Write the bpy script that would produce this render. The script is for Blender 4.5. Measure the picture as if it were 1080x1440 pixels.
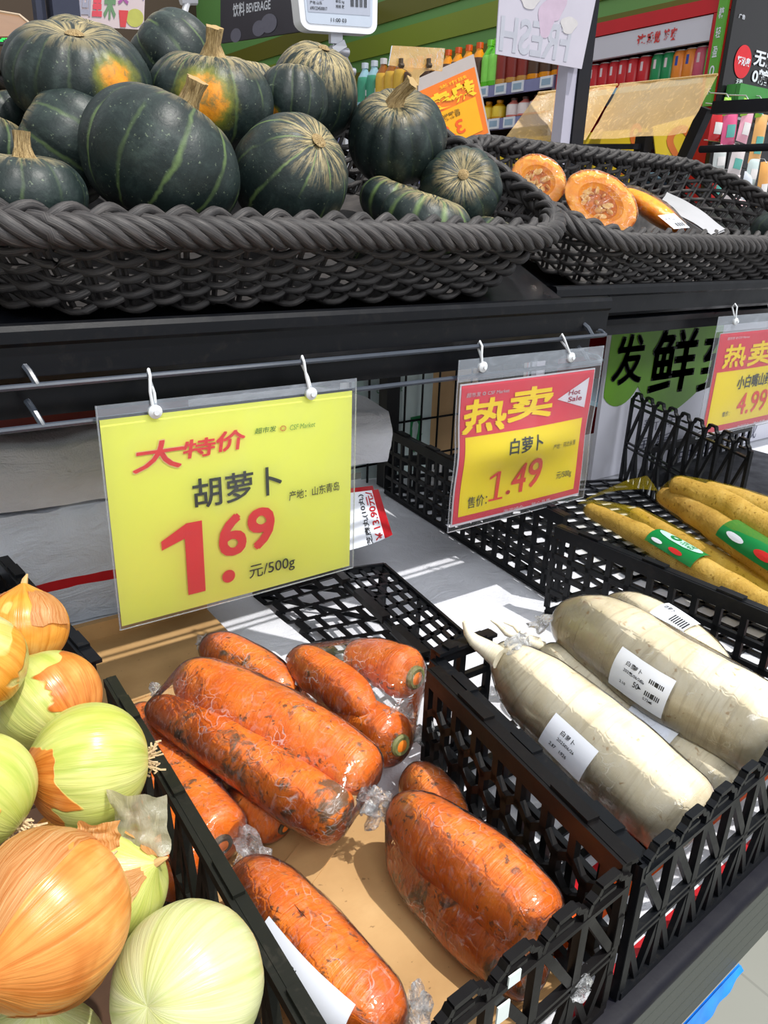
import bpy, bmesh, math, random
from mathutils import Vector as V, Matrix, Quaternion, noise
for _o in list(bpy.data.objects): bpy.data.objects.remove(_o)
SC = bpy.context.scene
COL = SC.collection
PI = math.pi
H = 1.35                                   # height of the eye above the floor
# ------------------------------------------------------------------ camera
F = 1060.0                                 # focal length for a 1080 x 1440 frame
AX = V((0.81774139, -0.1865192, 0.54452695))
AY = V((-0.5747497, -0.31557825, 0.75503189))
AZ = V((0.03101292, -0.93038753, -0.36526325))
EYE = V((0, 0, H))
def c2w(c): return V((AX.dot(c), AY.dot(c), AZ.dot(c)))
cam = bpy.data.objects.new('camera', bpy.data.cameras.new('camera'))
COL.objects.link(cam)
_r, _u, _b = c2w(V((1, 0, 0))), c2w(V((0, -1, 0))), c2w(V((0, 0, -1)))
cam.matrix_world = Matrix(((_r.x, _u.x, _b.x, 0), (_r.y, _u.y, _b.y, 0), (_r.z, _u.z, _b.z, H), (0, 0, 0, 1)))
cam.data.sensor_fit = 'VERTICAL'; cam.data.sensor_height = 36.0; cam.data.lens = F / 1440 * 36
cam.data.clip_start = 0.02
SC.camera = cam
# ------------------------------------------------------------------ light
wd = bpy.data.worlds.new('world'); SC.world = wd; wd.use_nodes = True
bg = wd.node_tree.nodes['Background']; bg.inputs[0].default_value = (0.93, 0.96, 1.0, 1); bg.inputs[1].default_value = 0.80
sun = bpy.data.objects.new('sun', bpy.data.lights.new('sun', 'SUN')); COL.objects.link(sun)
sun.data.energy = 3.7; sun.data.angle = math.radians(0.9); sun.data.color = (1.0, 0.965, 0.91)
sun.rotation_euler = V((-0.24, 0.37, -1.0)).to_track_quat('-Z', 'Y').to_euler()
sun.location = (3, -1, 4)
for _k, (_x, _y) in enumerate(((-0.5, -1.4), (1.3, -1.6))):      # added fill lights over the aisle, brightening the cards from the front
    _l = bpy.data.objects.new('front_fill', bpy.data.lights.new('front_fill', 'AREA')); COL.objects.link(_l)
    _l.data.shape = 'RECTANGLE'; _l.data.size = 1.2; _l.data.size_y = 0.6; _l.data.energy = 30; _l.data.color = (0.94, 0.97, 1.0)
    _l.location = (_x, _y, 3.0); _l.rotation_euler = (math.radians(24), 0, 0)
SC.view_settings.view_transform = 'Standard'; SC.view_settings.look = 'None'
SC.view_settings.exposure = 0.0; SC.view_settings.gamma = 1.0; SC.view_settings.use_curve_mapping = False

# ------------------------------------------------------------------ points on real planes
def ray(px, py): return c2w(V((px - 540, py - 720, F)))
def P(px, py, x=None, y=None, z=None, D=None):
    """Point where the sight line through a picture point meets the plane x=, y= or z= (metres; z above the floor), or lies D metres deep."""
    r = ray(px, py)
    t = (x / r.x if x is not None else y / r.y if y is not None else (z - H) / r.z if z is not None else D / F)
    return EYE + r * t
# ------------------------------------------------------------------ materials
def S(r, g, b):
    f = lambda c: (c / 255 / 12.92 if c / 255 <= 0.04045 else ((c / 255 + 0.055) / 1.055) ** 2.4)
    return (f(r), f(g), f(b), 1)
def N(t, typ, ins=None, **kw):
    n = t.nodes.new('ShaderNode' + typ)
    for k, v in kw.items(): setattr(n, k, v)
    for k, v in (ins or {}).items():
        if hasattr(v, 'is_linked'): t.links.new(v, n.inputs[k])
        else: n.inputs[k].default_value = v
    return n
def ramp(t, fac, stops):
    n = N(t, 'ValToRGB', {0: fac}); e = n.color_ramp.elements
    while len(e) < len(stops): e.new(0.5)
    for k, (p, c) in enumerate(stops):
        e[k].position = p; e[k].color = c if isinstance(c, tuple) else (c, c, c, 1)
    return n.outputs[0]
def mixc(t, fac, a, b):
    n = N(t, 'Mix', data_type='RGBA')
    for k, v in ((0, fac), (6, a), (7, b)):
        if hasattr(v, 'is_linked'): t.links.new(v, n.inputs[k])
        else: n.inputs[k].default_value = v
    return n.outputs[2]
def ma(t, op, a, b=0.0, clamp=False):
    return N(t, 'Math', {0: a, 1: b}, operation=op, use_clamp=clamp).outputs[0]
def new(name):
    m = bpy.data.materials.new(name); m.use_nodes = True
    t = m.node_tree
    return m, t, t.nodes['Principled BSDF']
def objco(t): return N(t, 'TexCoord').outputs['Object']
def uvco(t): return N(t, 'TexCoord').outputs['UV']
def noi(t, co, scale, detail=3.0, rough=0.55, dist=0.0, w=None):
    n = N(t, 'TexNoise', {'Scale': scale, 'Detail': detail, 'Roughness': rough, 'Distortion': dist})
    if w is not None:
        n.noise_dimensions = '4D'; t.links.new(w, n.inputs['W'])
    t.links.new(co, n.inputs['Vector']); return n.outputs[0]
def stretch(t, co, sc):
    return N(t, 'Mapping', {0: co, 'Scale': sc}).outputs[0]
def bump(t, b, h, strength=0.3, dist=0.002):
    n = N(t, 'Bump', {'Height': h, 'Strength': strength, 'Distance': dist})
    t.links.new(n.outputs[0], b.inputs['Normal']); return n
def orand(t): return ma(t, 'MULTIPLY', N(t, 'ObjectInfo').outputs['Random'], 37.0)
def flat(name, col, rough=0.5, var=0.06, scale=30.0, metal=0.0, spec=0.5, bmp=0.0, emit=0.0, bscale=None):
    """A plain material with a little colour variation and fine relief."""
    m, t, b = new(name); co = objco(t)
    n = noi(t, co, scale, 4)
    k = tuple(min(1, c * (1 + var)) for c in col[:3]) + (1,); d = tuple(c * (1 - var) for c in col[:3]) + (1,)
    t.links.new(ramp(t, n, [(0.3, d), (0.7, k)]), b.inputs['Base Color'])
    b.inputs['Roughness'].default_value = rough; b.inputs['Metallic'].default_value = metal
    b.inputs['Specular IOR Level'].default_value = spec
    if bmp: bump(t, b, noi(t, co, bscale or scale * 4, 3), bmp, 0.001)
    if emit:
        b.inputs['Emission Color'].default_value = col; b.inputs['Emission Strength'].default_value = emit
    return m
MATS = {}
def pm(r, g, b, rough=0.5, **k):
    key = ('c', r, g, b, rough, tuple(sorted(k.items())))
    if key not in MATS: MATS[key] = flat('plain_%d_%d_%d' % (r, g, b), S(r, g, b), rough, **k)
    return MATS[key]
def clear(name, veil, rough=0.15, tint=(1, 1, 1, 1), col=(0.9, 0.92, 0.95, 1), streak=0.25, scale=(60, 60, 60), bmp=0.5, bd=0.002, edge=0.3, gloss=0.5, crease=0.0, cs=40.0):
    """Thin clear plastic: mostly see-through, with a milky veil, crinkles and painted pale streaks for glints."""
    m, t, b = new(name); co = stretch(t, objco(t), scale)
    n1 = noi(t, co, 1.0, 4, 0.6, 1.5); n2 = noi(t, co, 3.1, 3, 0.6, 0.6)
    b.inputs['Base Color'].default_value = col; b.inputs['Roughness'].default_value = rough
    b.inputs['Specular IOR Level'].default_value = gloss
    hh = ma(t, 'ADD', n1, ma(t, 'MULTIPLY', n2, 0.5))
    if crease:                                 # sharp folds in the film, with white glints painted along them
        oc = objco(t); wv = N(t, 'VectorMath', {0: oc, 1: N(t, 'VectorMath', {0: N(t, 'TexNoise', {'Vector': oc, 'Scale': 30.0}).outputs[1], 3: 0.05}, operation='SCALE').outputs[0]}, operation='ADD').outputs[0]
        vo = N(t, 'TexVoronoi', {'Vector': stretch(t, wv, (1.0, 0.45, 1.6)), 'Scale': cs}, feature='DISTANCE_TO_EDGE').outputs['Distance']
        cl = ma(t, 'MULTIPLY', ramp(t, vo, [(0.0, 1.0), (0.05, 0.0)]), ramp(t, noi(t, oc, 34, 3), [(0.52, 0.0), (0.66, 1.0)]))
        hh = ma(t, 'ADD', hh, ma(t, 'MULTIPLY', ramp(t, vo, [(0.0, 1.0), (0.12, 0.0)]), 0.9))
    bp = bump(t, b, hh, bmp, bd)
    tr = N(t, 'BsdfTransparent', {0: tint})
    lw = N(t, 'LayerWeight', {'Blend': 0.25}); t.links.new(bp.outputs[0], lw.inputs['Normal'])
    f = ma(t, 'ADD', ma(t, 'MULTIPLY', lw.outputs['Facing'], edge), ma(t, 'MULTIPLY', ramp(t, n1, [(0.52, 0.0), (0.68, 1.0)]), streak))
    if crease: f = ma(t, 'ADD', f, ma(t, 'MULTIPLY', cl, crease))
    f = ma(t, 'ADD', f, veil, True)
    gl = N(t, 'BsdfGlossy', {'Color': (1, 1, 1, 1), 'Roughness': rough}); t.links.new(bp.outputs[0], gl.inputs['Normal'])
    fr = N(t, 'Fresnel', {'IOR': 1.0 + 0.45 * gloss * 2}); t.links.new(bp.outputs[0], fr.inputs['Normal'])
    mx = N(t, 'MixShader', {0: f, 1: tr.outputs[0], 2: b.outputs[0]})
    m2 = N(t, 'MixShader', {0: fr.outputs[0], 1: mx.outputs[0], 2: gl.outputs[0]})
    t.links.new(m2.outputs[0], t.nodes['Material Output'].inputs[0])
    return m

def carrot_mat(name, mud, darkness=0.0):
    m, t, b = new(name); co = objco(t); uv = uvco(t); w = orand(t)
    base = ramp(t, noi(t, co, 26, 4, 0.6, 0.5, w), [(0.3, S(186, 84, 10)), (0.5, S(212, 108, 18)), (0.72, S(226, 134, 42))])
    rings = noi(t, stretch(t, uv, (2.0, 46, 1)), 1.0, 3, 0.6, 0.3, w)
    base = mixc(t, ramp(t, rings, [(0.56, 0.0), (0.72, 0.5)]), base, S(160, 62, 8))
    speck = ramp(t, noi(t, co, 120, 4, 0.65, 0.8, w), [(0.57, 0.0), (0.63, 0.9)])
    area = ramp(t, noi(t, co, 26, 3, 0.6, 0.3, w), [(0.40, 0.0), (0.55, 1.0)])
    base = mixc(t, ma(t, 'MULTIPLY', speck, area), base, S(86, 58, 36))
    patch = ramp(t, ma(t, 'ADD', noi(t, co, 30, 5, 0.65, 1.2, w), mud), [(0.60, 0.0), (0.68, 0.92)])
    base = mixc(t, patch, base, S(92, 74, 52))
    t.links.new(base, b.inputs['Base Color']); b.inputs['Roughness'].default_value = 0.42
    b.inputs['Subsurface Weight'].default_value = 0.06; b.inputs['Subsurface Radius'].default_value = (0.01, 0.004, 0.001)
    h = ma(t, 'ADD', ma(t, 'MULTIPLY', rings, 0.7), ma(t, 'MULTIPLY', noi(t, co, 120, 3), 0.4))
    b.inputs['Specular IOR Level'].default_value = 0.4; bump(t, b, h, 0.7, 0.004)
    return m
def radish_mat():
    m, t, b = new('white_radish_skin'); co = objco(t); uv = uvco(t); w = orand(t)
    base = ramp(t, noi(t, co, 16, 4, 0.6, 0.5, w), [(0.28, S(196, 184, 152)), (0.5, S(218, 208, 182)), (0.75, S(230, 224, 206))])
    rings = noi(t, stretch(t, uv, (3.0, 55, 1)), 1.0, 3, 0.6, 0.3, w)
    base = mixc(t, ramp(t, rings, [(0.52, 0.0), (0.72, 0.5)]), base, S(150, 130, 94))
    spots = ramp(t, noi(t, co, 110, 2, 0.5, 0.5, w), [(0.65, 0.0), (0.73, 0.8)])
    base = mixc(t, spots, base, S(170, 138, 96))
    t.links.new(base, b.inputs['Base Color']); b.inputs['Roughness'].default_value = 0.4
    b.inputs['Subsurface Weight'].default_value = 0.1; b.inputs['Subsurface Radius'].default_value = (0.01, 0.008, 0.005)
    bump(t, b, ma(t, 'ADD', ma(t, 'MULTIPLY', rings, 0.8), noi(t, co, 60, 3)), 0.25, 0.002)
    return m
def yam_mat():
    m, t, b = new('yam_skin'); co = objco(t); w = orand(t)
    base = ramp(t, noi(t, co, 22, 4, 0.6, 0.5, w), [(0.3, S(160, 122, 56)), (0.55, S(188, 152, 82)), (0.75, S(206, 176, 112))])
    spots = ramp(t, noi(t, co, 150, 2, 0.5, 0.2, w), [(0.62, 0.0), (0.68, 0.8)])
    base = mixc(t, spots, base, S(120, 82, 34))
    t.links.new(base, b.inputs['Base Color']); b.inputs['Roughness'].default_value = 0.7
    bump(t, b, noi(t, co, 140, 3), 0.6, 0.003)
    return m
def onion_mat(name, cols, bare, barecols, seed=0.0, dirv=(0, 0, 0)):
    """Papery skin with veins from root to neck; where it is peeled the pale flesh shows. bare: how much is peeled."""
    m, t, b = new(name); co = objco(t); uv = uvco(t); w = N(t, 'Value').outputs[0]; w.default_value = seed * 3.77 + 1.3
    vein = noi(t, stretch(t, uv, (46, 1.6, 1)), 1.0, 3, 0.6, 0.15, w)
    vein2 = noi(t, stretch(t, uv, (130, 3, 1)), 1.0, 2, 0.6, 0.1, w)
    big = noi(t, co, 22, 3, 0.6, 0.6, w)
    skin = ramp(t, big, [(0.3, cols[0]), (0.5, cols[1]), (0.72, cols[2])])
    skin = mixc(t, ramp(t, vein, [(0.46, 0.0), (0.64, 0.75)]), skin, cols[0])
    flesh = ramp(t, noi(t, stretch(t, uv, (9, 1.2, 1)), 1.0, 3, 0.6, 0.4, w), [(0.35, barecols[0]), (0.65, barecols[1])])
    flesh = mixc(t, ramp(t, vein, [(0.48, 0.0), (0.68, 0.55)]), flesh, barecols[2])
    side = N(t, 'VectorMath', {0: co, 1: dirv}, operation='DOT_PRODUCT').outputs['Value']
    edge = ma(t, 'SUBTRACT', ma(t, 'ADD', noi(t, co, 17, 3, 0.5, 0.9, w), bare), side)
    msk = ramp(t, edge, [(0.52, 0.0), (0.535, 1.0)])
    col = mixc(t, msk, skin, flesh)
    t.links.new(col, b.inputs['Base Color']); b.inputs['Roughness'].default_value = 0.3
    b.inputs['Subsurface Weight'].default_value = 0.05; b.inputs['Subsurface Radius'].default_value = (0.012, 0.009, 0.004)
    bump(t, b, ma(t, 'ADD', ma(t, 'ADD', vein, ma(t, 'MULTIPLY', vein2, 0.5)), ma(t, 'MULTIPLY', msk, -1.2)), 0.35, 0.002)
    return m
def pumpkin_mat(name, ribs, patch=None, pr=0.4, tan=0.0, pale=0.6):
    m, t, b = new(name); co = objco(t); uv = uvco(t); w = orand(t)
    base = ramp(t, noi(t, co, 30, 6, 0.72, 0.6, w), [(0.32, S(18, 29, 28)), (0.52, S(31, 43, 42)), (0.75, S(58, 72, 67))])
    speck = ramp(t, noi(t, co, 260, 2, 0.6, 0.0, w), [(0.65, 0.0), (0.72, 0.55)])
    base = mixc(t, speck, base, S(128, 142, 116))
    sx = N(t, 'SeparateXYZ', {0: uv})
    wob = ma(t, 'MULTIPLY', ma(t, 'SUBTRACT', noi(t, co, 25, 3, 0.6, 0.0, w), 0.5), 0.35)
    fr = ma(t, 'FRACT', ma(t, 'ADD', ma(t, 'MULTIPLY', sx.outputs[0], ribs), wob))
    ln = ma(t, 'ABSOLUTE', ma(t, 'SUBTRACT', fr, 0.5))
    stripe = ma(t, 'MULTIPLY', ramp(t, ln, [(0.015, 1.0), (0.17 if pale >= 1 and not patch and tan > 0.03 else 0.07, 0.0)]), ramp(t, noi(t, co, 14, 3, 0.6, 0.0, w), [(0.38, 0.0), (0.56, pale)]))
    base = mixc(t, stripe, base, S(96, 118, 70))
    # corky scratches round the stem; tan spreads them to paint sunlit crowns
    sc = ma(t, 'MULTIPLY', ramp(t, sx.outputs[1], [(0.05 + tan, 1.0), (0.26 + tan, 0.0)]), ramp(t, noi(t, stretch(t, uv, (60, 7, 1)), 1.0, 4, 0.7, 0.4, w), [(0.44, 0.0), (0.56, 0.9)]))
    base = mixc(t, sc, base, S(180, 162, 116))
    if patch is not None:
        d = N(t, 'VectorMath', {0: co, 1: patch}, operation='DISTANCE').outputs['Value']
        d = ma(t, 'ADD', d, ma(t, 'MULTIPLY', ma(t, 'SUBTRACT', noi(t, co, 60, 4, 0.7), 0.5), pr * 0.9))
        base = mixc(t, ramp(t, d, [(pr * 0.85, 1.0), (pr * 1.3, 0.0)]), base, S(112, 116, 40))
        oc = ramp(t, noi(t, co, 70, 4, 0.7, 0.5), [(0.35, S(150, 120, 60)), (0.5, S(226, 142, 30)), (0.7, S(240, 160, 40))])
        base = mixc(t, ramp(t, d, [(pr * 0.55, 1.0), (pr * 0.85, 0.0)]), base, oc)
    t.links.new(base, b.inputs['Base Color']); b.inputs['Roughness'].default_value = 0.46
    b.inputs['Specular IOR Level'].default_value = 0.42
    bump(t, b, ma(t, 'ADD', noi(t, co, 45, 4, 0.6), ma(t, 'MULTIPLY', sc, 0.6)), 0.4, 0.003)
    return m
def plastic_black(name, col=(22, 24, 29), rough=0.38, dirt=0.25):
    m, t, b = new(name); co = objco(t)
    c = mixc(t, ma(t, 'MULTIPLY', ramp(t, noi(t, co, 60, 5, 0.7, 0.5), [(0.55, 0.0), (0.75, 1.0)]), dirt), S(*col), S(96, 88, 78))
    t.links.new(c, b.inputs['Base Color'])
    t.links.new(ramp(t, noi(t, co, 25, 4), [(0.3, rough * 0.8), (0.7, min(1.0, rough * 1.4))]), b.inputs['Roughness'])
    b.inputs['Specular IOR Level'].default_value = 0.22
    bump(t, b, noi(t, co, 300, 2), 0.12, 0.0005)
    return m
def wicker_mat():
    m, t, b = new('wicker_strand'); co = objco(t); uv = uvco(t)
    gr = noi(t, stretch(t, uv, (26, 1.2, 1)), 1.0, 3, 0.7, 0.2)
    c = ramp(t, gr, [(0.35, S(42, 41, 42)), (0.55, S(70, 67, 67)), (0.72, S(104, 99, 96))])
    c = mixc(t, ramp(t, noi(t, co, 16, 4), [(0.45, 0.0), (0.7, 0.5)]), c, S(38, 37, 38))
    t.links.new(c, b.inputs['Base Color']); b.inputs['Roughness'].default_value = 0.5; b.inputs['Specular IOR Level'].default_value = 0.35
    bump(t, b, gr, 0.5, 0.002)
    return m
def cardboard_mat():
    m, t, b = new('brown_cardboard'); co = objco(t)
    c = ramp(t, noi(t, co, 9, 5, 0.6), [(0.3, S(172, 134, 86)), (0.6, S(190, 152, 102)), (0.8, S(204, 168, 118))])
    c = mixc(t, ramp(t, noi(t, co, 160, 2), [(0.7, 0.0), (0.74, 0.6)]), c, S(110, 80, 50))
    fl = noi(t, stretch(t, co, (3, 260, 3)), 1.0, 2)
    t.links.new(c, b.inputs['Base Color']); b.inputs['Roughness'].default_value = 0.75
    bump(t, b, ma(t, 'ADD', fl, noi(t, co, 60, 3)), 0.15, 0.001)
    return m
def sack_mat(name, col):
    m, t, b = new(name); co = objco(t)
    c = ramp(t, noi(t, co, 12, 5, 0.6), [(0.3, tuple(x * 0.86 for x in col[:3]) + (1,)), (0.7, col)])
    c = mixc(t, ramp(t, noi(t, co, 45, 4, 0.6, 0.8), [(0.68, 0.0), (0.8, 0.35)]), c, S(140, 128, 112))
    t.links.new(c, b.inputs['Base Color']); b.inputs['Roughness'].default_value = 0.55
    bump(t, b, ma(t, 'ADD', noi(t, stretch(t, co, (14, 14, 30)), 1.0, 4, 0.6, 1.5), ma(t, 'MULTIPLY', noi(t, co, 400, 2), 0.15)), 0.6, 0.008)
    return m
def cutmat():
    m, t, b = new('pumpkin_flesh'); co = objco(t)
    c = ramp(t, noi(t, co, 60, 4, 0.6, 0.5), [(0.3, S(238, 140, 14)), (0.55, S(252, 172, 34)), (0.75, S(255, 196, 70))])
    t.links.new(c, b.inputs['Base Color']); b.inputs['Roughness'].default_value = 0.35
    b.inputs['Subsurface Weight'].default_value = 0.15; b.inputs['Subsurface Radius'].default_value = (0.01, 0.005, 0.002)
    bump(t, b, noi(t, co, 160, 3), 0.3, 0.002); return m

M_black = plastic_black('black_crate_plastic', (13, 15, 19), 0.36, 0.10)
M_black2 = plastic_black('dark_crate_plastic', (13, 11, 12), 0.4, 0.04)
M_steel = plastic_black('black_painted_steel', (12, 14, 19), 0.34, 0.07)
M_wire = flat('painted_wire', S(62, 68, 78), 0.28, 0.1, 40)
M_wick = wicker_mat()
M_card = cardboard_mat()
M_film = clear('cling_film', 0.0, 0.10, streak=0.06, scale=(90, 90, 30), bmp=0.20, bd=0.0012, edge=0.05, gloss=0.42, crease=0.24, cs=75)
M_tight = clear('tight_cling_film', 0.0, 0.10, streak=0.05, scale=(50, 50, 50), bmp=0.10, bd=0.001, edge=0.06, gloss=0.42, crease=0.16, cs=90)
M_crump = clear('crumpled_film', 0.06, 0.10, streak=0.3, scale=(90, 90, 90), bmp=0.8, bd=0.004, edge=0.3)
M_sleeve = clear('clear_sleeve', 0.02, 0.18, streak=0.02, scale=(9, 9, 9), bmp=0.1, bd=0.002, edge=0.05, gloss=0.4)
M_flap = clear('clear_sleeve_flap', 0.24, 0.25, col=S(206, 216, 230), streak=0.1, scale=(20, 20, 60), bmp=0.2, bd=0.002, edge=0.1)
M_acryl = clear('warm_lit_clear_plastic', 0.50, 0.25, tint=(1, 0.93, 0.75, 1), col=S(232, 190, 116), streak=0.25, scale=(30, 60, 30), bmp=0.35, bd=0.003, edge=0.15)  # clear plastic; the warm light on it is painted in as amber
M_rad = radish_mat()
M_yam = yam_mat()
M_label = flat('label_paper', S(226, 230, 240), 0.4, 0.03)
M_ink = flat('black_ink', S(38, 40, 44), 0.5, 0.02)
M_tie = flat('clear_nylon', S(214, 218, 222), 0.3, 0.03)
M_stem = None
# ------------------------------------------------------------------ mesh building
WL = {}                                     # world place of every root, for parts given in world coordinates
class MB:
    def __init__(s): s.v = []; s.f = []; s.m = []; s.u = []
    def add(s, vs, fs, m=0, us=None):
        o = len(s.v); s.v += [tuple(v) for v in vs]
        for k, f in enumerate(fs):
            s.f.append([o + i for i in f]); s.m.append(m); s.u.append(us[k] if us else None)
    def box(s, c, d, rot=None, m=0):
        c = V(c); x, y, z = d[0] / 2, d[1] / 2, d[2] / 2
        vs = [V((a * x, b * y, e * z)) for a in (-1, 1) for b in (-1, 1) for e in (-1, 1)]
        if rot is not None: vs = [rot @ v for v in vs]
        s.add([c + v for v in vs], [(0, 1, 3, 2), (4, 6, 7, 5), (0, 4, 5, 1), (2, 3, 7, 6), (0, 2, 6, 4), (1, 5, 7, 3)], m)
    def bar(s, a, b, w, h, up=(0, 0, 1), m=0):
        """Square bar from a to b: w across, h along up."""
        a, b, up = V(a), V(b), V(up); d = (b - a).normalized(); sd = d.cross(up)
        sd = (sd.normalized() if sd.length > 1e-6 else d.orthogonal().normalized()); u = sd.cross(d).normalized()
        vs = [p + sd * (i * w / 2) + u * (j * h / 2) for p in (a, b) for i, j in ((-1, -1), (1, -1), (1, 1), (-1, 1))]
        s.add(vs, [(3, 2, 1, 0), (4, 5, 6, 7), (0, 1, 5, 4), (1, 2, 6, 5), (2, 3, 7, 6), (3, 0, 4, 7)], m)
    def tube(s, pts, r, n=8, m=0, closed=False, caps=True, vs=1.0):
        pts = [V(p) for p in pts]; k = len(pts)
        rr = list(r) if hasattr(r, '__len__') else [r] * k
        tang = [(pts[(i + 1) % k] - pts[i - 1]).normalized() if closed else (pts[min(i + 1, k - 1)] - pts[max(i - 1, 0)]).normalized() for i in range(k)]
        nrm = tang[0].orthogonal().normalized(); rings = []; L = 0.0; ls = []
        for i in range(k):
            if i:
                nrm = (nrm - tang[i] * nrm.dot(tang[i])); nrm = nrm.normalized() if nrm.length > 1e-9 else tang[i].orthogonal().normalized()
                L += (pts[i] - pts[i - 1]).length
            ls.append(L); bi = tang[i].cross(nrm)
            rings.append([pts[i] + (nrm * math.cos(2 * PI * j / n) + bi * math.sin(2 * PI * j / n)) * rr[i] for j in range(n)])
        fs, us = [], []
        tot = ls[-1] or 1
        for i in range(k if closed else k - 1):
            a, b = i, (i + 1) % k
            for j in range(n):
                fs.append((a * n + j, a * n + (j + 1) % n, b * n + (j + 1) % n, b * n + j))
                va, vb = ls[a] / tot * vs, (ls[b] if b else tot) / tot * vs
                us.append(((j / n, va), ((j + 1) / n, va), ((j + 1) / n, vb), (j / n, vb)))
        if caps and not closed:
            fs += [tuple(reversed(range(n))), tuple((k - 1) * n + j for j in range(n))]
            us += [tuple((0.5, 0) for _ in range(n)), tuple((0.5, vs) for _ in range(n))]
        s.add([p for q in rings for p in q], fs, m, us)
    def grid(s, fn, nu, nv, m=0, wrapu=False, mf=None):
        """fn(u, v) -> point, with u and v from 0 to 1."""
        w = nu if wrapu else nu + 1
        vs = [fn(i / nu, j / nv) for j in range(nv + 1) for i in range(w)]
        for j in range(nv):
            for i in range(nu):
                a = j * w + i; b = j * w + (i + 1) % w
                q = (a, b, b + w, a + w)
                u = ((i / nu, j / nv), ((i + 1) / nu, j / nv), ((i + 1) / nu, (j + 1) / nv), (i / nu, (j + 1) / nv))
                if i == 0 and j == 0: s.add(vs, [q], mf(0, 0) if mf else m, [u]); o = len(s.v) - len(vs)
                else: s.f.append([o + x for x in q]); s.m.append(mf((i + .5) / nu, (j + .5) / nv) if mf else m); s.u.append(u)
    def prism(s, poly, ax, h, m=0):
        """poly: points of a flat outline; pushed along the vector ax by h, closed on both ends."""
        ax = V(ax).normalized() * h; n = len(poly); vs = [V(p) for p in poly]
        s.add(vs + [v + ax for v in vs], [tuple(reversed(range(n))), tuple(range(n, 2 * n))] + [(i, (i + 1) % n, n + (i + 1) % n, n + i) for i in range(n)], m)
    def build(s, name, mats, parent=None, smooth=40, local=False, base=None):
        me = bpy.data.meshes.new(name)
        off = V((0, 0, 0)) if local else (WL.get(parent.name, V((0, 0, 0))) if parent else V(base) if base is not None else V((0, 0, 0)))
        me.from_pydata([tuple(V(v) - off) for v in s.v], [], s.f)
        for m in (mats if isinstance(mats, (list, tuple)) else [mats]): me.materials.append(m)
        me.polygons.foreach_set('material_index', s.m)
        if any(s.u):
            lay = me.uv_layers.new(name='UVMap').data; k = 0
            for i, f in enumerate(s.f):
                for j in range(len(f)):
                    if s.u[i]: lay[k].uv = s.u[i][j]
                    k += 1
        if smooth:
            me.polygons.foreach_set('use_smooth', [True] * len(s.f)); me.set_sharp_from_angle(angle=math.radians(smooth))
        me.update()
        o = bpy.data.objects.new(name, me); COL.objects.link(o)
        if parent: o.parent = parent; WL[o.name] = off
        elif base is not None: o.location = base; WL[o.name] = V(base)
        return o
def tag(o, label, cat, group=None, kind=None):
    o['label'] = label; o['category'] = cat
    if group: o['group'] = group
    if kind: o['kind'] = kind
    return o
def thing(name, label, cat, loc=(0, 0, 0), group=None, rot=None):
    o = bpy.data.objects.new(name, None); COL.objects.link(o); o.location = loc; WL[o.name] = V(loc); o.empty_display_size = 0.02
    if rot is not None: o.rotation_mode = 'QUATERNION'; o.rotation_quaternion = rot
    return tag(o, label, cat, group)
def struct(o): o['kind'] = 'structure'; return o
TXT = {}
def glyphs(body, thick=0.0, res=3):
    """Flat outlines of a line of writing as (vertices, faces, box)."""
    k = (body, thick)
    if k not in TXT:
        cu = bpy.data.curves.new('t', 'FONT'); cu.body = body; cu.offset = thick; cu.resolution_u = res; cu.fill_mode = 'FRONT'
        ob = bpy.data.objects.new('t', cu); COL.objects.link(ob)
        me = ob.evaluated_get(bpy.context.evaluated_depsgraph_get()).to_mesh()
        vs = [tuple(v.co[:2]) for v in me.vertices]; fs = [tuple(p.vertices) for p in me.polygons]
        bpy.data.objects.remove(ob); bpy.data.curves.remove(cu)
        xs, ys = [v[0] for v in vs] or [0, 1], [v[1] for v in vs] or [0, 1]
        TXT[k] = (vs, fs, (min(xs), min(ys), max(xs), max(ys)))
    return TXT[k]
ONE = ([(0, .70), (0, .82), (.62, 1), (1, 1), (1, 0), (.56, 0), (.56, .80)], [(0, 6, 2, 1), (6, 5, 4, 3, 2)], (0, 0, 1, 1))
THIN = ([(0, .76), (0, .85), (.44, 1), (.66, 1), (.66, .07), (1, .07), (1, 0), (.08, 0), (.08, .07), (.44, .07), (.44, .88)], [(0, 10, 2, 1), (10, 9, 4, 3, 2), (7, 6, 5, 4, 9, 8)], (0, 0, 1, 1))
def write(mb, body, box, fn, m=0, thick=0.0, shear=0.0, mirror=False, off=0.0006, bold=0.0):
    """Fits a line of writing into box (x0, y0, x1, y1) of a surface fn(x, y, lift) -> point."""
    if bold:                                   # heavier strokes: the line set again a hair to each side
        w = bold * (box[3] - box[1])
        for dx, dy in ((-w, -w), (w, -w), (-w, w), (w, w)): write(mb, body, (box[0] + w + dx, box[1] + w + dy, box[2] - w + dx, box[3] - w + dy), fn, m, thick, shear, mirror, off)
        return
    vs, fs, (a, b, c, d) = ONE if body == 'bold 1' else THIN if body == 'thin 1' else glyphs(body, thick)
    x0, y0, x1, y1 = box
    pts = []
    for x, y in vs:
        u, v = (x - a) / max(c - a, 1e-6), (y - b) / max(d - b, 1e-6)
        if mirror: u = 1 - u
        pts.append(fn(x0 + u * (x1 - x0) + shear * (v - 0.5) * (y1 - y0), y0 + v * (y1 - y0), off))
    mb.add(pts, fs, m)
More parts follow.
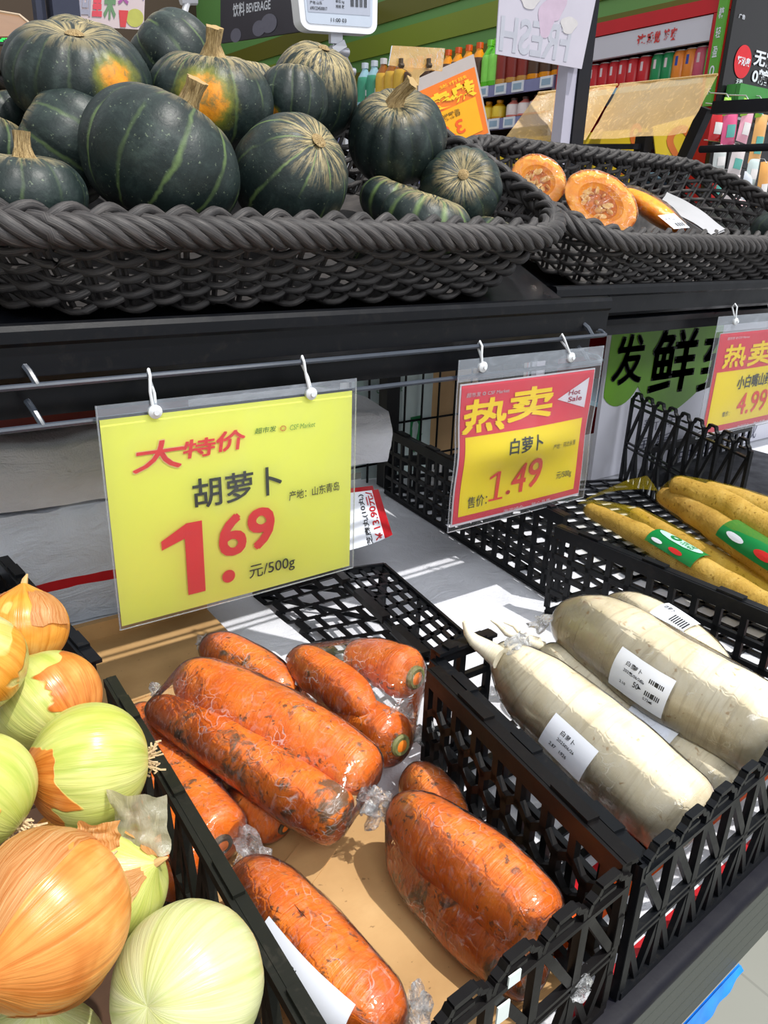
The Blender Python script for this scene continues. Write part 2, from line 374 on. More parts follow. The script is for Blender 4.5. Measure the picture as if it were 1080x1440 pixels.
# ------------------------------------------------------------------ vegetables
def tuber(mb, ctrl, rads, n=20, seg=28, seed=0, rough=0.03, m=0, blunt=(0.5, 0.5)):
    """A root along a smooth path through ctrl with the radii rads, rounded at both ends; returns its axis points and radii."""
    ctrl = [V(c) for c in ctrl]; k = len(ctrl)
    def cat(vals, t):
        x = t * (len(vals) - 1); i = min(int(x), len(vals) - 2); f = x - i
        p = [vals[max(i - 1, 0)], vals[i], vals[i + 1], vals[min(i + 2, len(vals) - 1)]]
        return 0.5 * ((2 * p[1]) + (p[2] - p[0]) * f + (2 * p[0] - 5 * p[1] + 4 * p[2] - p[3]) * f * f + (3 * p[1] - p[0] - 3 * p[2] + p[3]) * f ** 3)
    L = sum((ctrl[i + 1] - ctrl[i]).length for i in range(k - 1))
    ax, rr = [], []
    for i in range(seg + 1):
        t = 0.5 - 0.5 * math.cos(PI * i / seg); t = 0.6 * t + 0.4 * i / seg
        r = cat(rads, t)
        ends = 1.0
        for e, d in ((blunt[0], t * L), (blunt[1], (1 - t) * L)):
            q = max(r * e * 1.6, 1e-4)
            if d < q: ends *= math.sqrt(max(0.0, 1 - (1 - d / q) ** 2))
        ax.append(cat(ctrl, t)); rr.append(max(r * ends, 0.0004))
    o = len(mb.v); mb.tube(ax, rr, n, m)
    for i in range(seg + 1):                  # gentle lumps and shallow rings
        for j in range(n):
            q = o + i * n + j; p = V(mb.v[q]); d = p - ax[i]
            h = noise.noise(p * 28 + V((seed * 7.1, 0, 0))) * rough * 1.6 + noise.noise(p * 90 + V((0, seed * 3.3, 0))) * rough * 0.5
            mb.v[q] = tuple(ax[i] + d * (1 + h))
    return ax, rr
def hull(pts, name, mat, parent, cuts=2, lift=0.0, crinkle=0.0018, seed=0):
    """Cling film drawn tight over points: their hull, refined and crinkled."""
    bm = bmesh.new()
    for p in pts: bm.verts.new(p)
    r = bmesh.ops.convex_hull(bm, input=bm.verts)
    bmesh.ops.delete(bm, geom=[v for v in bm.verts if not v.link_faces], context='VERTS')
    for _ in range(cuts):
        lg = [e for e in bm.edges if e.calc_length() > 0.018]
        if lg: bmesh.ops.subdivide_edges(bm, edges=lg, cuts=1); bmesh.ops.triangulate(bm, faces=bm.faces)
    bm.normal_update()
    off = WL[parent.name]
    for v in bm.verts:
        v.co += v.normal * (lift + crinkle * noise.noise(v.co * 70 + V((seed, 0, 0))))
    for v in bm.verts: v.co -= off
    me = bpy.data.meshes.new(name); bm.to_mesh(me); bm.free(); me.materials.append(mat)
    me.polygons.foreach_set('use_smooth', [True] * len(me.polygons))
    o = bpy.data.objects.new(name, me); COL.objects.link(o); o.parent = parent; WL[o.name] = off
    return o
def crumple(name, pts, parent, r=0.014, seed=0, mat=None):
    """A gathered, crinkled end of film along a few points."""
    mb = MB(); pts = [V(p) for p in pts]; rn = random.Random(seed)
    nu, nv = 18, 10
    def fn(u, v):
        t = v * (len(pts) - 1); i = min(int(t), len(pts) - 2); c = pts[i].lerp(pts[i + 1], t - i)
        d = (pts[-1] - pts[0]).normalized(); a = d.orthogonal().normalized(); b = d.cross(a)
        th = 2 * PI * u; w = (0.55 + 0.45 * math.sin(th * 5 + seed + v * 2) * (0.4 + v * 0.6)) * (0.6 + 0.55 * math.sin(v * PI * 0.9 + 0.3))
        p = c + (a * math.cos(th) + b * math.sin(th) * 0.7) * r * w
        return p + V((noise.noise(p * 120 + V((seed, 0, 0))), noise.noise(p * 120 + V((0, seed, 9))), noise.noise(p * 120 + V((5, 0, seed))))) * r * 0.45
    mb.grid(fn, nu, nv, wrapu=True)
    return mb.build(name, mat or M_crump, parent, smooth=30)
def sticker(parent, ax, rr, t0, t1, facing, half, lift, lines, seed=0, name='price_label', u_shift=0.0):
    """A paper label bent round a root: between t0 and t1 of its length, on the side that looks towards facing."""
    n = len(ax) - 1
    def at(t):
        x = max(0, min(n - 1e-6, t * n)); i = int(x); f = x - i
        return ax[i].lerp(ax[i + 1], f), rr[i] * (1 - f) + rr[i + 1] * f, (ax[i + 1] - ax[i]).normalized()
    def fn(x, y, l=0.0):                      # x along the root 0..1, y around -1..1
        c, r, d = at(t0 + (t1 - t0) * x)
        f = V(facing); f = (f - d * f.dot(d)).normalized(); s = d.cross(f)
        a = -y * half + u_shift
        return c + (f * math.cos(a) + s * math.sin(a)) * (r + lift + l)
    mb = MB(); mb.grid(lambda u, v: fn(u, v * 2 - 1), 8, 8); o = mb.build(name, M_label, parent)
    ink = MB()
    for body, bx in lines: write(ink, body, bx, fn, 0, 0.01, off=0.0006)
    if lines: ink.build('printed_text', M_ink, o)
    return o
BAR = [0.0, 0.3, 0.5, 1.0, 1.2, 1.5, 2.2, 2.5, 2.7, 3.3, 3.8, 4.0, 4.4, 5.0, 5.3, 5.5, 6.1, 6.5, 6.7, 7.3]
def barcode(mb, box, fn, m=0, off=0.0006):
    x0, y0, x1, y1 = box
    for i in range(0, len(BAR), 2):
        a, b = x0 + (x1 - x0) * BAR[i] / 7.3, x0 + (x1 - x0) * BAR[i + 1] / 7.3
        mb.add([fn(a, y0, off), fn(b, y0, off), fn(b, y1, off), fn(a, y1, off)], [(0, 1, 2, 3)], m)
def onion(label, px, py, wpx, D, axis, cols, squash=0.92, roots=True, neck=0.3, seed=0, peel=(), tuft=True):
    c = P(px, py, D=D); R = wpx / 2 * D / F
    q = V((0, 0, 1)).rotation_difference(V(axis).normalized())
    root = thing('onion', label, 'onion', c, 'loose onions in the crate', rot=q)
    nm, sk, bare, fl, dv, kk = cols
    dl = tuple(q.inverted() @ (c2w(V((dv[0], -dv[1], 0)))) * (kk / R)) if kk else (0, 0, 0)
    mats = onion_mat('%s_%d' % (nm, seed), sk, bare, fl, seed, dl)
    nu, nv = 48, 32
    def prof(v):
        ph = PI * v; r = math.sin(ph) ** 0.94; z = math.cos(ph) * squash
        if v < 0.16: k = 1 - v / 0.16; r = max(r, 0.0) + 0.09 * k * (1 - k) ; z += neck * k ** 2.2; r = r * (1 - 0.0 * k) + 0.06 * k ** 3
        if v > 0.9: k = (v - 0.9) / 0.1; z += 0.05 * k * k
        return r, z
    def fn(u, v, lift=1.0):
        r, z = prof(v); th = 2 * PI * u
        w = 1 + 0.02 * noise.noise(V((math.cos(th) * 1.3, math.sin(th) * 1.3, v * 2.2 + seed))) + 0.004 * math.cos(th * 11 + seed)
        return V((math.cos(th) * r * w, math.sin(th) * r * w * 0.98, z)) * R * lift
    mb = MB(); mb.grid(fn, nu, nv, wrapu=True); mb.build('bulb', mats, root, local=True)
    rn = random.Random(seed)
    if roots:
        mb = MB()
        for k in range(26):
            a = rn.uniform(0, 2 * PI); p = V((math.cos(a) * 0.06, math.sin(a) * 0.06, -squash + 0.02)) * R
            pts = [p]
            for j in range(4): p = p + V((math.cos(a) * rn.uniform(0.0, 0.10), math.sin(a) * rn.uniform(0.0, 0.10), rn.uniform(-0.11, 0.06))) * R; pts.append(p)
            mb.tube(pts, 0.0007, 4)
        o = mb.build('root_hairs', pm(206, 178, 138, 0.8), root, local=True); o['kind'] = 'stuff'
    if tuft:
        mb = MB(); pts = [V((0, 0, squash + neck * 0.5)) * R, V((0.03, 0.02, squash + neck + 0.08)) * R, V((0.09, 0.03, squash + neck + 0.22)) * R]
        mb.tube(pts, [R * 0.09, R * 0.07, R * 0.02], 7); mb.build('dry_neck', pm(196, 158, 104, 0.7, scale=200), root, local=True)
    for k, (u0, v0, du, dv, lf) in enumerate(peel):    # loose flakes of skin standing off the bulb
        mb = MB()
        def pf(a, b):
            e = 0.25 * noise.noise(V((a * 3 + seed, b * 3, k)))
            return fn((u0 + du * (a + e * 0.5)) % 1.0, min(0.99, max(0.01, v0 + dv * (b + e * 0.4))), 1.012 + lf * (a * b) + 0.04 * lf * math.sin(a * 7))
        mb.grid(pf, 10, 8); mb.build('skin_flake', M_flake, root, local=True, smooth=60)
    return root
def pumpkin(label, px, py, wpx, D, axis, squash=0.74, ribs=11, patch=None, pr=0.4, stem=True, scar=False, seed=0, tan=0.0, pale=0.6, deep=0.05, dim=0.17, bend=(0.2, 0.0)):
    c = P(px, py, D=D); R = wpx / 2 * D / F
    q = V((0, 0, 1)).rotation_difference(V(axis).normalized())
    q = q @ Quaternion((0, 0, 1), seed * 1.7)
    root = thing('kabocha_pumpkin', label, 'pumpkin', c, 'dark green pumpkins in the wicker basket', rot=q)
    loc = None
    if patch:
        r = ray(*patch).normalized(); w = EYE - c; bq = w.dot(r); disc = bq * bq - (w.length_squared - R * R * 0.9)
        hit = EYE + r * (-bq - math.sqrt(max(disc, 0))); loc = tuple(q.inverted() @ (hit - c))
    def fn(u, v):
        th = 2 * PI * u; ph = PI * v
        g = abs(math.sin(th * ribs / 2 + PI / 2)) ** 0.7
        rib = 1 - deep * (1 - g)
        r = math.sin(ph) ** 0.86 * rib; z = math.cos(ph) * squash * (1 - deep * 0.5 * (1 - g) * math.sin(ph))
        z -= dim * math.exp(-(ph / 0.36) ** 2) ; z += dim * 0.6 * math.exp(-((PI - ph) / 0.3) ** 2)
        w = 1 + 0.05 * noise.noise(V((math.cos(th) * 0.9, math.sin(th) * 0.9, z * 1.1 + seed * 3.7)))
        return V((math.cos(th) * r, math.sin(th) * r, z)) * R * w
    mb = MB(); mb.grid(fn, 88, 40, wrapu=True)
    mb.build('pumpkin_flesh', pumpkin_mat('pumpkin_skin_%d' % seed, ribs, loc, pr * R, tan, pale), root, local=True, smooth=60)
    if stem:
        mb = MB(); zt = (squash - dim) * R
        pts = [V((0, 0, zt - 0.004)), V((0, 0, zt + R * 0.07)), V((bend[0] * R * 0.3, bend[1] * R * 0.3, zt + R * 0.2)), V((bend[0] * R * 0.7, bend[1] * R * 0.7, zt + R * 0.32)), V((bend[0] * R, bend[1] * R, zt + R * 0.42))]
        mb.tube(pts, [R * 0.23, R * 0.15, R * 0.115, R * 0.11, R * 0.125], 20)
        for i, p in enumerate(mb.v):
            j = i % 20; k = pts[min(i // 20, 4)]; mb.v[i] = tuple(k + (V(p) - k) * (1 + 0.16 * math.cos(j * 2 * PI / 4) + 0.3 * noise.noise(V(p) * 90 + V((seed, 0, 0)))))
        mb.build('stem', M_stem, root, local=True, smooth=50)
    if scar:
        mb = MB(); zt = (squash - dim) * R
        mb.grid(lambda u, v: V((math.cos(2 * PI * u) * v * R * 0.13, math.sin(2 * PI * u) * v * R * 0.13, zt + R * (0.075 - 0.05 * v * v))), 20, 3, wrapu=True)
        mb.build('blossom_scar', M_stem, root, local=True)
    return root
def stem_mat():
    m, t, b = new('dry_stem'); co = objco(t); uv = uvco(t)
    n = noi(t, stretch(t, uv, (40, 3, 1)), 1.0, 4, 0.7, 0.6)
    t.links.new(ramp(t, n, [(0.35, S(110, 88, 52)), (0.5, S(176, 148, 100)), (0.7, S(214, 190, 142))]), b.inputs['Base Color'])
    b.inputs['Roughness'].default_value = 0.8; bump(t, b, n, 0.8, 0.004); return m
M_stem = stem_mat()
def flake_mat():
    m, t, b = new('loose_onion_skin'); co = objco(t); uv = uvco(t)
    n = noi(t, stretch(t, uv, (30, 2, 1)), 1.0, 3, 0.6, 0.3)
    t.links.new(ramp(t, n, [(0.35, S(190, 122, 60)), (0.6, S(222, 170, 108)), (0.75, S(236, 204, 150))]), b.inputs['Base Color'])
    b.inputs['Roughness'].default_value = 0.4; bump(t, b, n, 0.4, 0.002)
    tr = N(t, 'BsdfTranslucent', {0: S(230, 170, 100)}); mx = N(t, 'MixShader', {0: 0.35, 1: b.outputs[0], 2: tr.outputs[0]})
    t.links.new(mx.outputs[0], t.nodes['Material Output'].inputs[0]); return m
M_flake = flake_mat()
# ------------------------------------------------------------------ the room
XW, YB = 2.6, 7.6                            # planes of the drinks wall and of the far wall
ZD = H - 0.575                               # top of the lower deck
mb = MB(); mb.box((1.2, 2.5, -0.02), (9.0, 12.0, 0.04)); 
def floor_mat():
    m, t, b = new('pale_floor_tiles'); co = objco(t)
    n = noi(t, co, 3, 4)
    br = N(t, 'TexBrick', {'Vector': co, 'Color1': S(140, 141, 134), 'Color2': S(134, 135, 129), 'Mortar': S(104, 104, 100), 'Scale': 1.0, 'Mortar Size': 0.003, 'Brick Width': 0.6, 'Row Height': 0.6}, offset=0.0)
    t.links.new(mixc(t, n, br.outputs[0], S(146, 147, 140)), b.inputs['Base Color']); b.inputs['Roughness'].default_value = 0.18
    return m
struct(mb.build('floor', floor_mat(), smooth=0))
M_green = flat('green_wall_paint', S(104, 158, 84), 0.5, 0.03, 2); M_olive = flat('olive_band_paint', S(104, 104, 22), 0.5, 0.03, 2); M_lime = flat('lime_band_paint', S(132, 150, 40), 0.5, 0.03, 2)
mb = MB(); mb.box((XW + 0.62, 4.9, 1.7), (0.06, 6.0, 3.4)); wr = struct(mb.build('wall_right', M_green, smooth=0))
def wallband(p0, p1, th, m, name):
    """A painted band along the drinks wall at the heights seen between two picture points."""
    a, b = P(*p0, x=XW + 0.585), P(*p1, x=XW + 0.585)
    z = (a.z + b.z) / 2
    t = MB(); t.box((XW + 0.585, 4.9, z), (0.012, 6.0, th)); t.build(name, m, wr, smooth=0)
wallband((300, 165), (700, 68), 0.13, M_olive, 'painted_band'); wallband((290, 125), (640, 40), 0.12, M_lime, 'painted_band'); wallband((300, 85), (640, 0), 0.12, M_olive, 'painted_band')
mb = MB(); mb.box((-0.4, YB + 0.05, 1.7), (8, 0.1, 3.4)); struct(mb.build('wall_back', flat('dark_brown_panel', S(78, 62, 48), 0.6, 0.08, 1), smooth=0))
mb = MB(); mb.box((-3.2, 2.5, 1.7), (0.1, 10.2, 3.4)); struct(mb.build('wall_left', flat('warm_grey_wall', S(170, 164, 152), 0.6, 0.04, 2), smooth=0))
# ------------------------------------------------------------------ lower display table
tb = thing('display_table', 'long black produce table with a grooved front bumper and white deck', 'display table', (0.7, 0.8, 0))
X0, X1, YF, YR = -0.9, 2.55, 0.222, 1.40
SK = 0.055                                   # the table front runs at a slight angle to the shelves
fy = lambda x: YF + SK * (x - 0.40)
mb = MB(); mb.prism([(X0, fy(X0), ZD - 0.023), (X1, fy(X1), ZD - 0.023), (X1, YR, ZD - 0.023), (X0, YR, ZD - 0.023)], (0, 0, 1), 0.02); mb.build('deck', flat('white_deck_board', S(214, 216, 222), 0.45, 0.05, 8), tb, smooth=0)
def along(prof, name, m, smooth):
    mb = MB(); mb.prism([(X0, fy(X0) + y, ZD + z) for y, z in reversed(prof)], (X1 - X0, SK * (X1 - X0), 0), math.hypot(X1 - X0, SK * (X1 - X0))); mb.build(name, m, tb, smooth=smooth)
along([(0.012, -0.0025), (0.011, -0.0005), (-0.008, -0.001), (-0.013, -0.004), (-0.0145, -0.008), (-0.0135, -0.013), (0.004, -0.013)], 'front_bumper', plastic_black('bumper_vinyl', (14, 14, 24), 0.42, 0.03), 50)
M_groove = flat('grey_grooved_vinyl', S(66, 70, 66), 0.45, 0.05, 6, spec=0.3)
for k in range(5): along([(0.003, -0.0145 - k * 0.0195), (-0.0115 + k * 0.0003, -0.0145 - k * 0.0195), (-0.0115 + k * 0.0003, -0.0310 - k * 0.0195), (0.003, -0.0310 - k * 0.0195)], 'groove_strip', M_groove, 0)
along([(0.004, -0.024), (0.016, -0.024), (0.016, -0.125), (0.004, -0.125)], 'front_rail', M_steel, 0)
for x in (-0.7, 0.75, 2.4):
    for y in (0.36, 1.3):
        mb = MB(); mb.box((x, y, (ZD - 0.023) / 2), (0.04, 0.04, ZD - 0.023)); mb.build('leg', M_steel, tb, smooth=0)
# printed plastic sack flattened on the deck
M_white = sack_mat('white_woven_sack', S(222, 224, 232)); M_redp = flat('red_print', S(186, 22, 34), 0.4, 0.08, 30); M_orp = flat('orange_print', S(238, 92, 24), 0.35, 0.1, 40)
ln = MB()
def lf(u, v): 
    x = 0.36 + u * 0.72; y = fy(x) + 0.014 + v * 1.0
    return V((x, y, ZD - 0.002 + 0.0012 * (1 + noise.noise(V((x * 9, y * 9, 0))))))
ln.grid(lf, 40, 120, mf=lambda u, v: 1 if v < 0.009 or 0.076 < v < 0.084 else (2 if 0.042 < v < 0.076 else 0))
tag(ln.build('printed_sheet', [M_white, M_redp, M_orp], base=(0.7, 0.23, ZD)), 'white printed plastic sheet with red and orange bands spread on the deck', 'plastic sheet')
# brown carton flattened under the carrots
cd = thing('cardboard_liner', 'flattened brown cardboard lying under the wrapped carrots', 'cardboard', (0.26, 0.6, ZD + 0.004))
mb = MB(); mb.box((0.264, 0.64, ZD + 0.008), (0.226, 0.78, 0.004)); mb.build('cardboard_sheet', M_card, cd, smooth=0)
mb = MB(); mb.add([(0.152, 0.42, ZD + 0.0104), (0.235, 0.455, ZD + 0.0104), (0.235, 0.455, ZD + 0.0135), (0.152, 0.42, ZD + 0.0135)], [(0, 1, 2, 3)])
mb.box((0.262, 0.468, ZD + 0.0125), (0.05, 0.035, 0.004), Matrix.Rotation(0.5, 3, 'Z')); mb.box((0.31, 0.36, ZD + 0.012), (0.12, 0.2, 0.003), Matrix.Rotation(-0.06, 3, 'Z')); mb.build('cardboard_flap', M_card, cd, smooth=0)
mb = MB(); mb.bar((0.152, 0.975, ZD + 0.02), (0.377, 0.975, ZD + 0.02), 0.003, 0.03); mb.build('cardboard_fold', M_card, cd, smooth=0); mb = MB(); mb.bar((0.152, 0.80, ZD + 0.0105), (0.377, 0.815, ZD + 0.0105), 0.003, 0.004); mb.build('cardboard_fold', M_card, cd, smooth=0)
# ------------------------------------------------------------------ crates
def wall_grid(a, b, z0, z1, cw=0.034, ch=0.034, rim=0.018, bar=0.008, hole='grid', th=0.006, notch=True):
    if hole == 'vee': rim, cw = 0.009, 0.05
    """Moulded crate side between a and b: a solid rim and foot joined by a lattice with real openings."""
    mb = MB(); a, b = V((a[0], a[1], 0)), V((b[0], b[1], 0)); d = b - a; L = d.length; d.normalize(); up = V((0, 0, 1))
    nn = V((d.y, -d.x, 0))
    mb.bar(a + up * (z1 - rim / 2), b + up * (z1 - rim / 2), th * 1.5, rim)
    mb.bar(a + up * (z1 - 0.0014) + nn * 0.005, b + up * (z1 - 0.0014) + nn * (0.003 if hole == 'vee' else 0.005), 0.009 if hole == 'vee' else 0.012, 0.004); mb.bar(a + up * (z0 + 0.006), b + up * (z0 + 0.006), th, 0.012)
    za, zb = z0 + 0.012, z1 - rim
    n = max(2, round(L / cw)); k = max(1, round((zb - za) / ch))
    if hole == 'grid':
        for i in range(n + 1): mb.bar(a + d * (L * i / n) + up * za, a + d * (L * i / n) + up * zb, bar, th, nn)
        for j in range(1, k): mb.bar(a + up * (za + (zb - za) * j / k), b + up * (za + (zb - za) * j / k), th, bar)
    elif hole == 'hex':
        for i in range(n + 1):
            for j in range(k):
                o = 0.5 * (j % 2); x = min(max((i + o) / n, 0), 1)
                mb.bar(a + d * (L * x) + up * (za + (zb - za) * j / k), a + d * (L * x) + up * (za + (zb - za) * (j + 1) / k), bar, th, nn)
                if j + 1 < k:
                    for s in (-0.5, 0.5):
                        y = x + s / n
                        if 0 <= y <= 1: mb.bar(a + d * (L * x) + up * (za + (zb - za) * (j + 0.75) / k), a + d * (L * y) + up * (za + (zb - za) * (j + 1.25) / k), bar * 0.9, th, nn)
    elif hole == 'vee':
        for i in range(n):
            p, q, r = a + d * (L * i / n), a + d * (L * (i + .5) / n), a + d * (L * (i + 1) / n)
            mb.bar(p + up * zb, q + up * (za + (zb - za) * 0.35), bar, th, nn); mb.bar(r + up * zb, q + up * (za + (zb - za) * 0.35), bar, th, nn)
            mb.bar(q + up * (za + (zb - za) * 0.35), q + up * za, bar, th, nn); mb.bar(p + up * za, p + up * zb, bar * 0.7, th, nn)
        mb.bar(a + up * (za + (zb - za) * 0.35), b + up * (za + (zb - za) * 0.35), th, bar)
    if notch:                                  # stacking lugs on the rim
        m = max(2, round(L / 0.11))
        for i in range(m): mb.bar(a + d * (L * (i + 0.3) / m) + up * (z1 + 0.0012) + nn * (0.003 if hole == 'vee' else 0.005), a + d * (L * (i + 0.62) / m) + up * (z1 + 0.0012) + nn * (0.003 if hole == 'vee' else 0.005), 0.0088 if hole == 'vee' else 0.0118, 0.005)
    return mb
def wall_truss(a, b, z0, z1, pitch=0.046, th=0.006, bar=0.0085, lean=0.0):
    """Crate end with slim posts, slanting struts, double rails and a scalloped top of loops."""
    mb = MB(); a, b = V((a[0], a[1], 0)), V((b[0], b[1], 0)); d = b - a; L = d.length; d.normalize(); up = V((0, 0, 1)); nn = V((d.y, -d.x, 0))
    n = max(2, round(L / pitch)); w = L / n; h = z1 - z0
    pt = lambda i, f: a + d * (w * i) + up * (z0 + h * f) + nn * (lean * f)
    for i in range(n + 1): mb.bar(pt(i, 0.0), pt(i, 0.93), bar, th, nn)
    for i in range(n):
        mb.bar(pt(i, 0.9), pt(i + 1, 0.42), bar * 0.85, th * 0.8, nn); mb.bar(pt(i, 0.42), pt(i + 0.55, 0.02), bar * 0.7, th * 0.8, nn)
        mb.bar(pt(i + 1, 0.42), pt(i + 0.55, 0.02), bar * 0.7, th * 0.8, nn)
        for f in (0.40, 0.45): mb.bar(pt(i, f), pt(i + 1, f), th, 0.0032)
        mb.bar(pt(i, 0.86), pt(i + 1, 0.86), th * 1.2, 0.004)
        loop = [pt(i + x, f) for x, f in ((0.03, 0.88), (0.10, 0.945), (0.24, 0.965), (0.30, 1.0), (0.72, 1.0), (0.78, 0.965), (0.92, 0.945), (0.97, 0.88))]
        for p, q in zip(loop, loop[1:]): mb.bar(p, q, th * 1.1, 0.0042)
        mb.bar(pt(i + 0.3, 0.925), pt(i + 0.7, 0.925), th * 0.8, 0.003)
    mb.bar(pt(0, 0.02), pt(n, 0.02), th * 1.4, 0.007)
    return mb
def crate_floor(c4, z, n=10, k=10, bar=0.008):
    mb = MB(); A, B, C, D = [V((p[0], p[1], z)) for p in c4]
    for i in range(n + 1): f = i / n; mb.bar(A.lerp(B, f), D.lerp(C, f), bar, 0.004)
    for j in range(k + 1): f = j / k; mb.bar(A.lerp(D, f), B.lerp(C, f), bar, 0.004)
    return mb
def crate(label, c4, z0, h, walls, mat=None, floor=True, cells=(10, 10), set_back=0.0):
    """walls: (from corner, to corner, style, height share); corners 0 front-left, 1 front-right, 2 rear-right, 3 rear-left."""
    c = sum((V((p[0], p[1], 0)) for p in c4), V()) / 4 + V((0, 0, z0)); r = thing('produce_crate', label, 'crate', c, 'black plastic mesh crates on the table'); m = mat or M_black
    if floor in ('solid', 'black'): mb = MB(); mb.prism([(p[0], p[1], z0) for p in c4], (0, 0, 1), 0.006); mb.build('crate_base', flat('dark_brown_liner', S(70, 46, 28), 0.8, 0.2, 30) if floor == 'solid' else M_black, r, smooth=0)
    elif floor: crate_floor([(c4[0][0], c4[0][1] + set_back), (c4[1][0], c4[1][1] + set_back), c4[2], c4[3]], z0 + 0.003, *cells).build('crate_floor', m, r, smooth=0)
    for a, b, st, hh in walls:
        pa = c4[a] if isinstance(a, int) else a; pb = c4[b] if isinstance(b, int) else b
        (wall_truss(pa, pb, z0, z0 + h * hh) if st == 'truss' else wall_grid(pa, pb, z0, z0 + h * hh, hole=st)).build('crate_end' if st == 'truss' else 'crate_side', m, r, smooth=0)
    for i in range(4):
        if ('post', i) in walls: pass
    return r
HC = 0.150
crate('black crate with notched side rail full of loose onions', [(-0.30, 0.196), (0.141, 0.208), (0.149, 0.685), (-0.29, 0.685)], ZD, HC, [(1, (0.149, 0.655), 'vee', 1.0), (0, 1, 'truss', 0.9), (3, 0, 'grid', 1.0)], plastic_black('dusty_olive_black_plastic', (26, 27, 22), 0.45, 0.2), floor='solid')
crate('black slotted crate behind the onions against the white sacks', [(-0.30, 0.69), (0.143, 0.69), (0.112, 1.0), (-0.30, 1.0)], ZD, HC, [(1, 2, 'grid', 1.0), (2, 3, 'grid', 0.8)], floor='solid')
crate('black crate with lattice side and zigzag front holding the wrapped carrots', [(0.156, fy(.156) + .006), (0.389, fy(.389) + .006), (0.425, 0.50), (0.156, 0.50)], ZD, HC, [(0, 1, 'truss', 1.0), (1, 2, 'hex', 1.0)], M_black2, floor=False)
for pz_, hz_ in (((725, 1378), 0.010), ((708, 1425), 0.016)):
    q_ = P(*pz_, y=fy(.27) + .001); mb = MB(); mb.box((q_.x, fy(q_.x) + .0022, q_.z), (0.0105, 0.0012, hz_)); mb.build('pale_chip', pm(206, 216, 214, 0.5), bpy.data.objects['produce_crate.002'], smooth=0)
crate('black crate with zigzag front holding the white radishes', [(0.408, fy(.408) + .004), (0.80, fy(.80) + .006), (0.80, 0.52), (0.449, 0.525)], ZD, HC, [(0, 1, 'truss', 1.0), (0, 3, 'grid', 0.93), (3, (0.53, 0.524), 'grid', 1.0)], cells=(12, 7), set_back=0.075)
def panel(c4, nu, nv, bar=0.0075, th=0.004, hexed=False):
    """Perforated moulded panel over four corners."""
    mb = MB(); A, B, C, E = [V(p) for p in c4]; n = (B - A).cross(E - A).normalized(); pt = lambda u, v: A.lerp(B, u).lerp(E.lerp(C, u), v)
    for j in range(nv + 1): mb.bar(pt(0, j / nv), pt(1, j / nv), bar * (1.8 if j in (0, nv) else 1) if not hexed or j in (0, nv) else bar * .6, th, n)
    for i in range(nu + 1):
        for j in range(nv):
            u = min(1, (i + (0.5 if hexed and j % 2 else 0)) / nu); mb.bar(pt(u, j / nv), pt(u, (j + 1) / nv), bar * (1.6 if i in (0, nu) else 1), th, n)
    return mb
zt_ = 0.092
c8 = [P(470, 806, z=ZD + zt_), P(540, 797, z=ZD + zt_), P(650, 893, z=ZD + zt_), P(598, 926, z=ZD + zt_), P(358, 838, z=ZD), None, None, P(478, 935, z=ZD)]
for i_, j_ in ((5, 1), (6, 2)): c8[i_] = V((c8[j_].x - 0.004, c8[j_].y, ZD))
ec = thing('upturned_crate', 'small black mesh crate turned upside down behind the carrots', 'crate', (c8[0] + c8[6]) / 2 - V((0, 0, zt_ / 2)))
panel([c8[0], c8[1], c8[2], c8[3]], 4, 8, 0.006).build('crate_bottom', M_black, ec, smooth=0)
panel([c8[4], c8[0], c8[3], c8[7]], 4, 7, 0.0065, hexed=True).build('crate_side', M_black, ec, smooth=0)
panel([c8[5], c8[1], c8[0], c8[4]], 2, 1).build('crate_side', M_black, ec, smooth=0); panel([c8[5], c8[1], c8[2], c8[6]], 1, 2).build('crate_side', M_black, ec, smooth=0); panel([c8[7], c8[3], c8[2], c8[6]], 1, 2).build('crate_side', M_black, ec, smooth=0)
mb = MB(); d_ = c8[3] - c8[0]
for f0, f1 in ((0.0, 0.16), (0.30, 0.62), (0.72, 1.0)): mb.bar(c8[0] + d_ * f0 + V((0, 0, .004)), c8[0] + d_ * f1 + V((0, 0, .004)), 0.012, 0.010)
mb.build('crate_foot', M_black2, ec, smooth=0)
crate('black crate with square windows beside the white radishes, yams behind it', [(0.848, 0.27), (1.20, 0.27), (1.18, 0.70), (0.826, 0.70)], ZD, HC, [(0, 3, 'grid', 1.0)], cells=(9, 11))
crate('black crate with square windows and net bagged yams, far side zigzag', [(0.868, 0.72), (1.30, 0.68), (1.465, 1.065), (0.925, 1.28)], ZD, HC, [(0, 3, 'grid', 1.0), (1, 2, 'truss', 1.45), (3, (1.36, 1.107), 'grid', 0.55)], cells=(12, 14))
crate('black solid floored crate to the right of the zigzag panel, by the printed board', [(1.37, 0.55), (2.00, 0.55), (2.00, 1.06), (1.54, 1.06)], ZD, HC, [(3, 2, 'grid', 0.5), (0, 1, 'grid', 0.5)], floor='black')
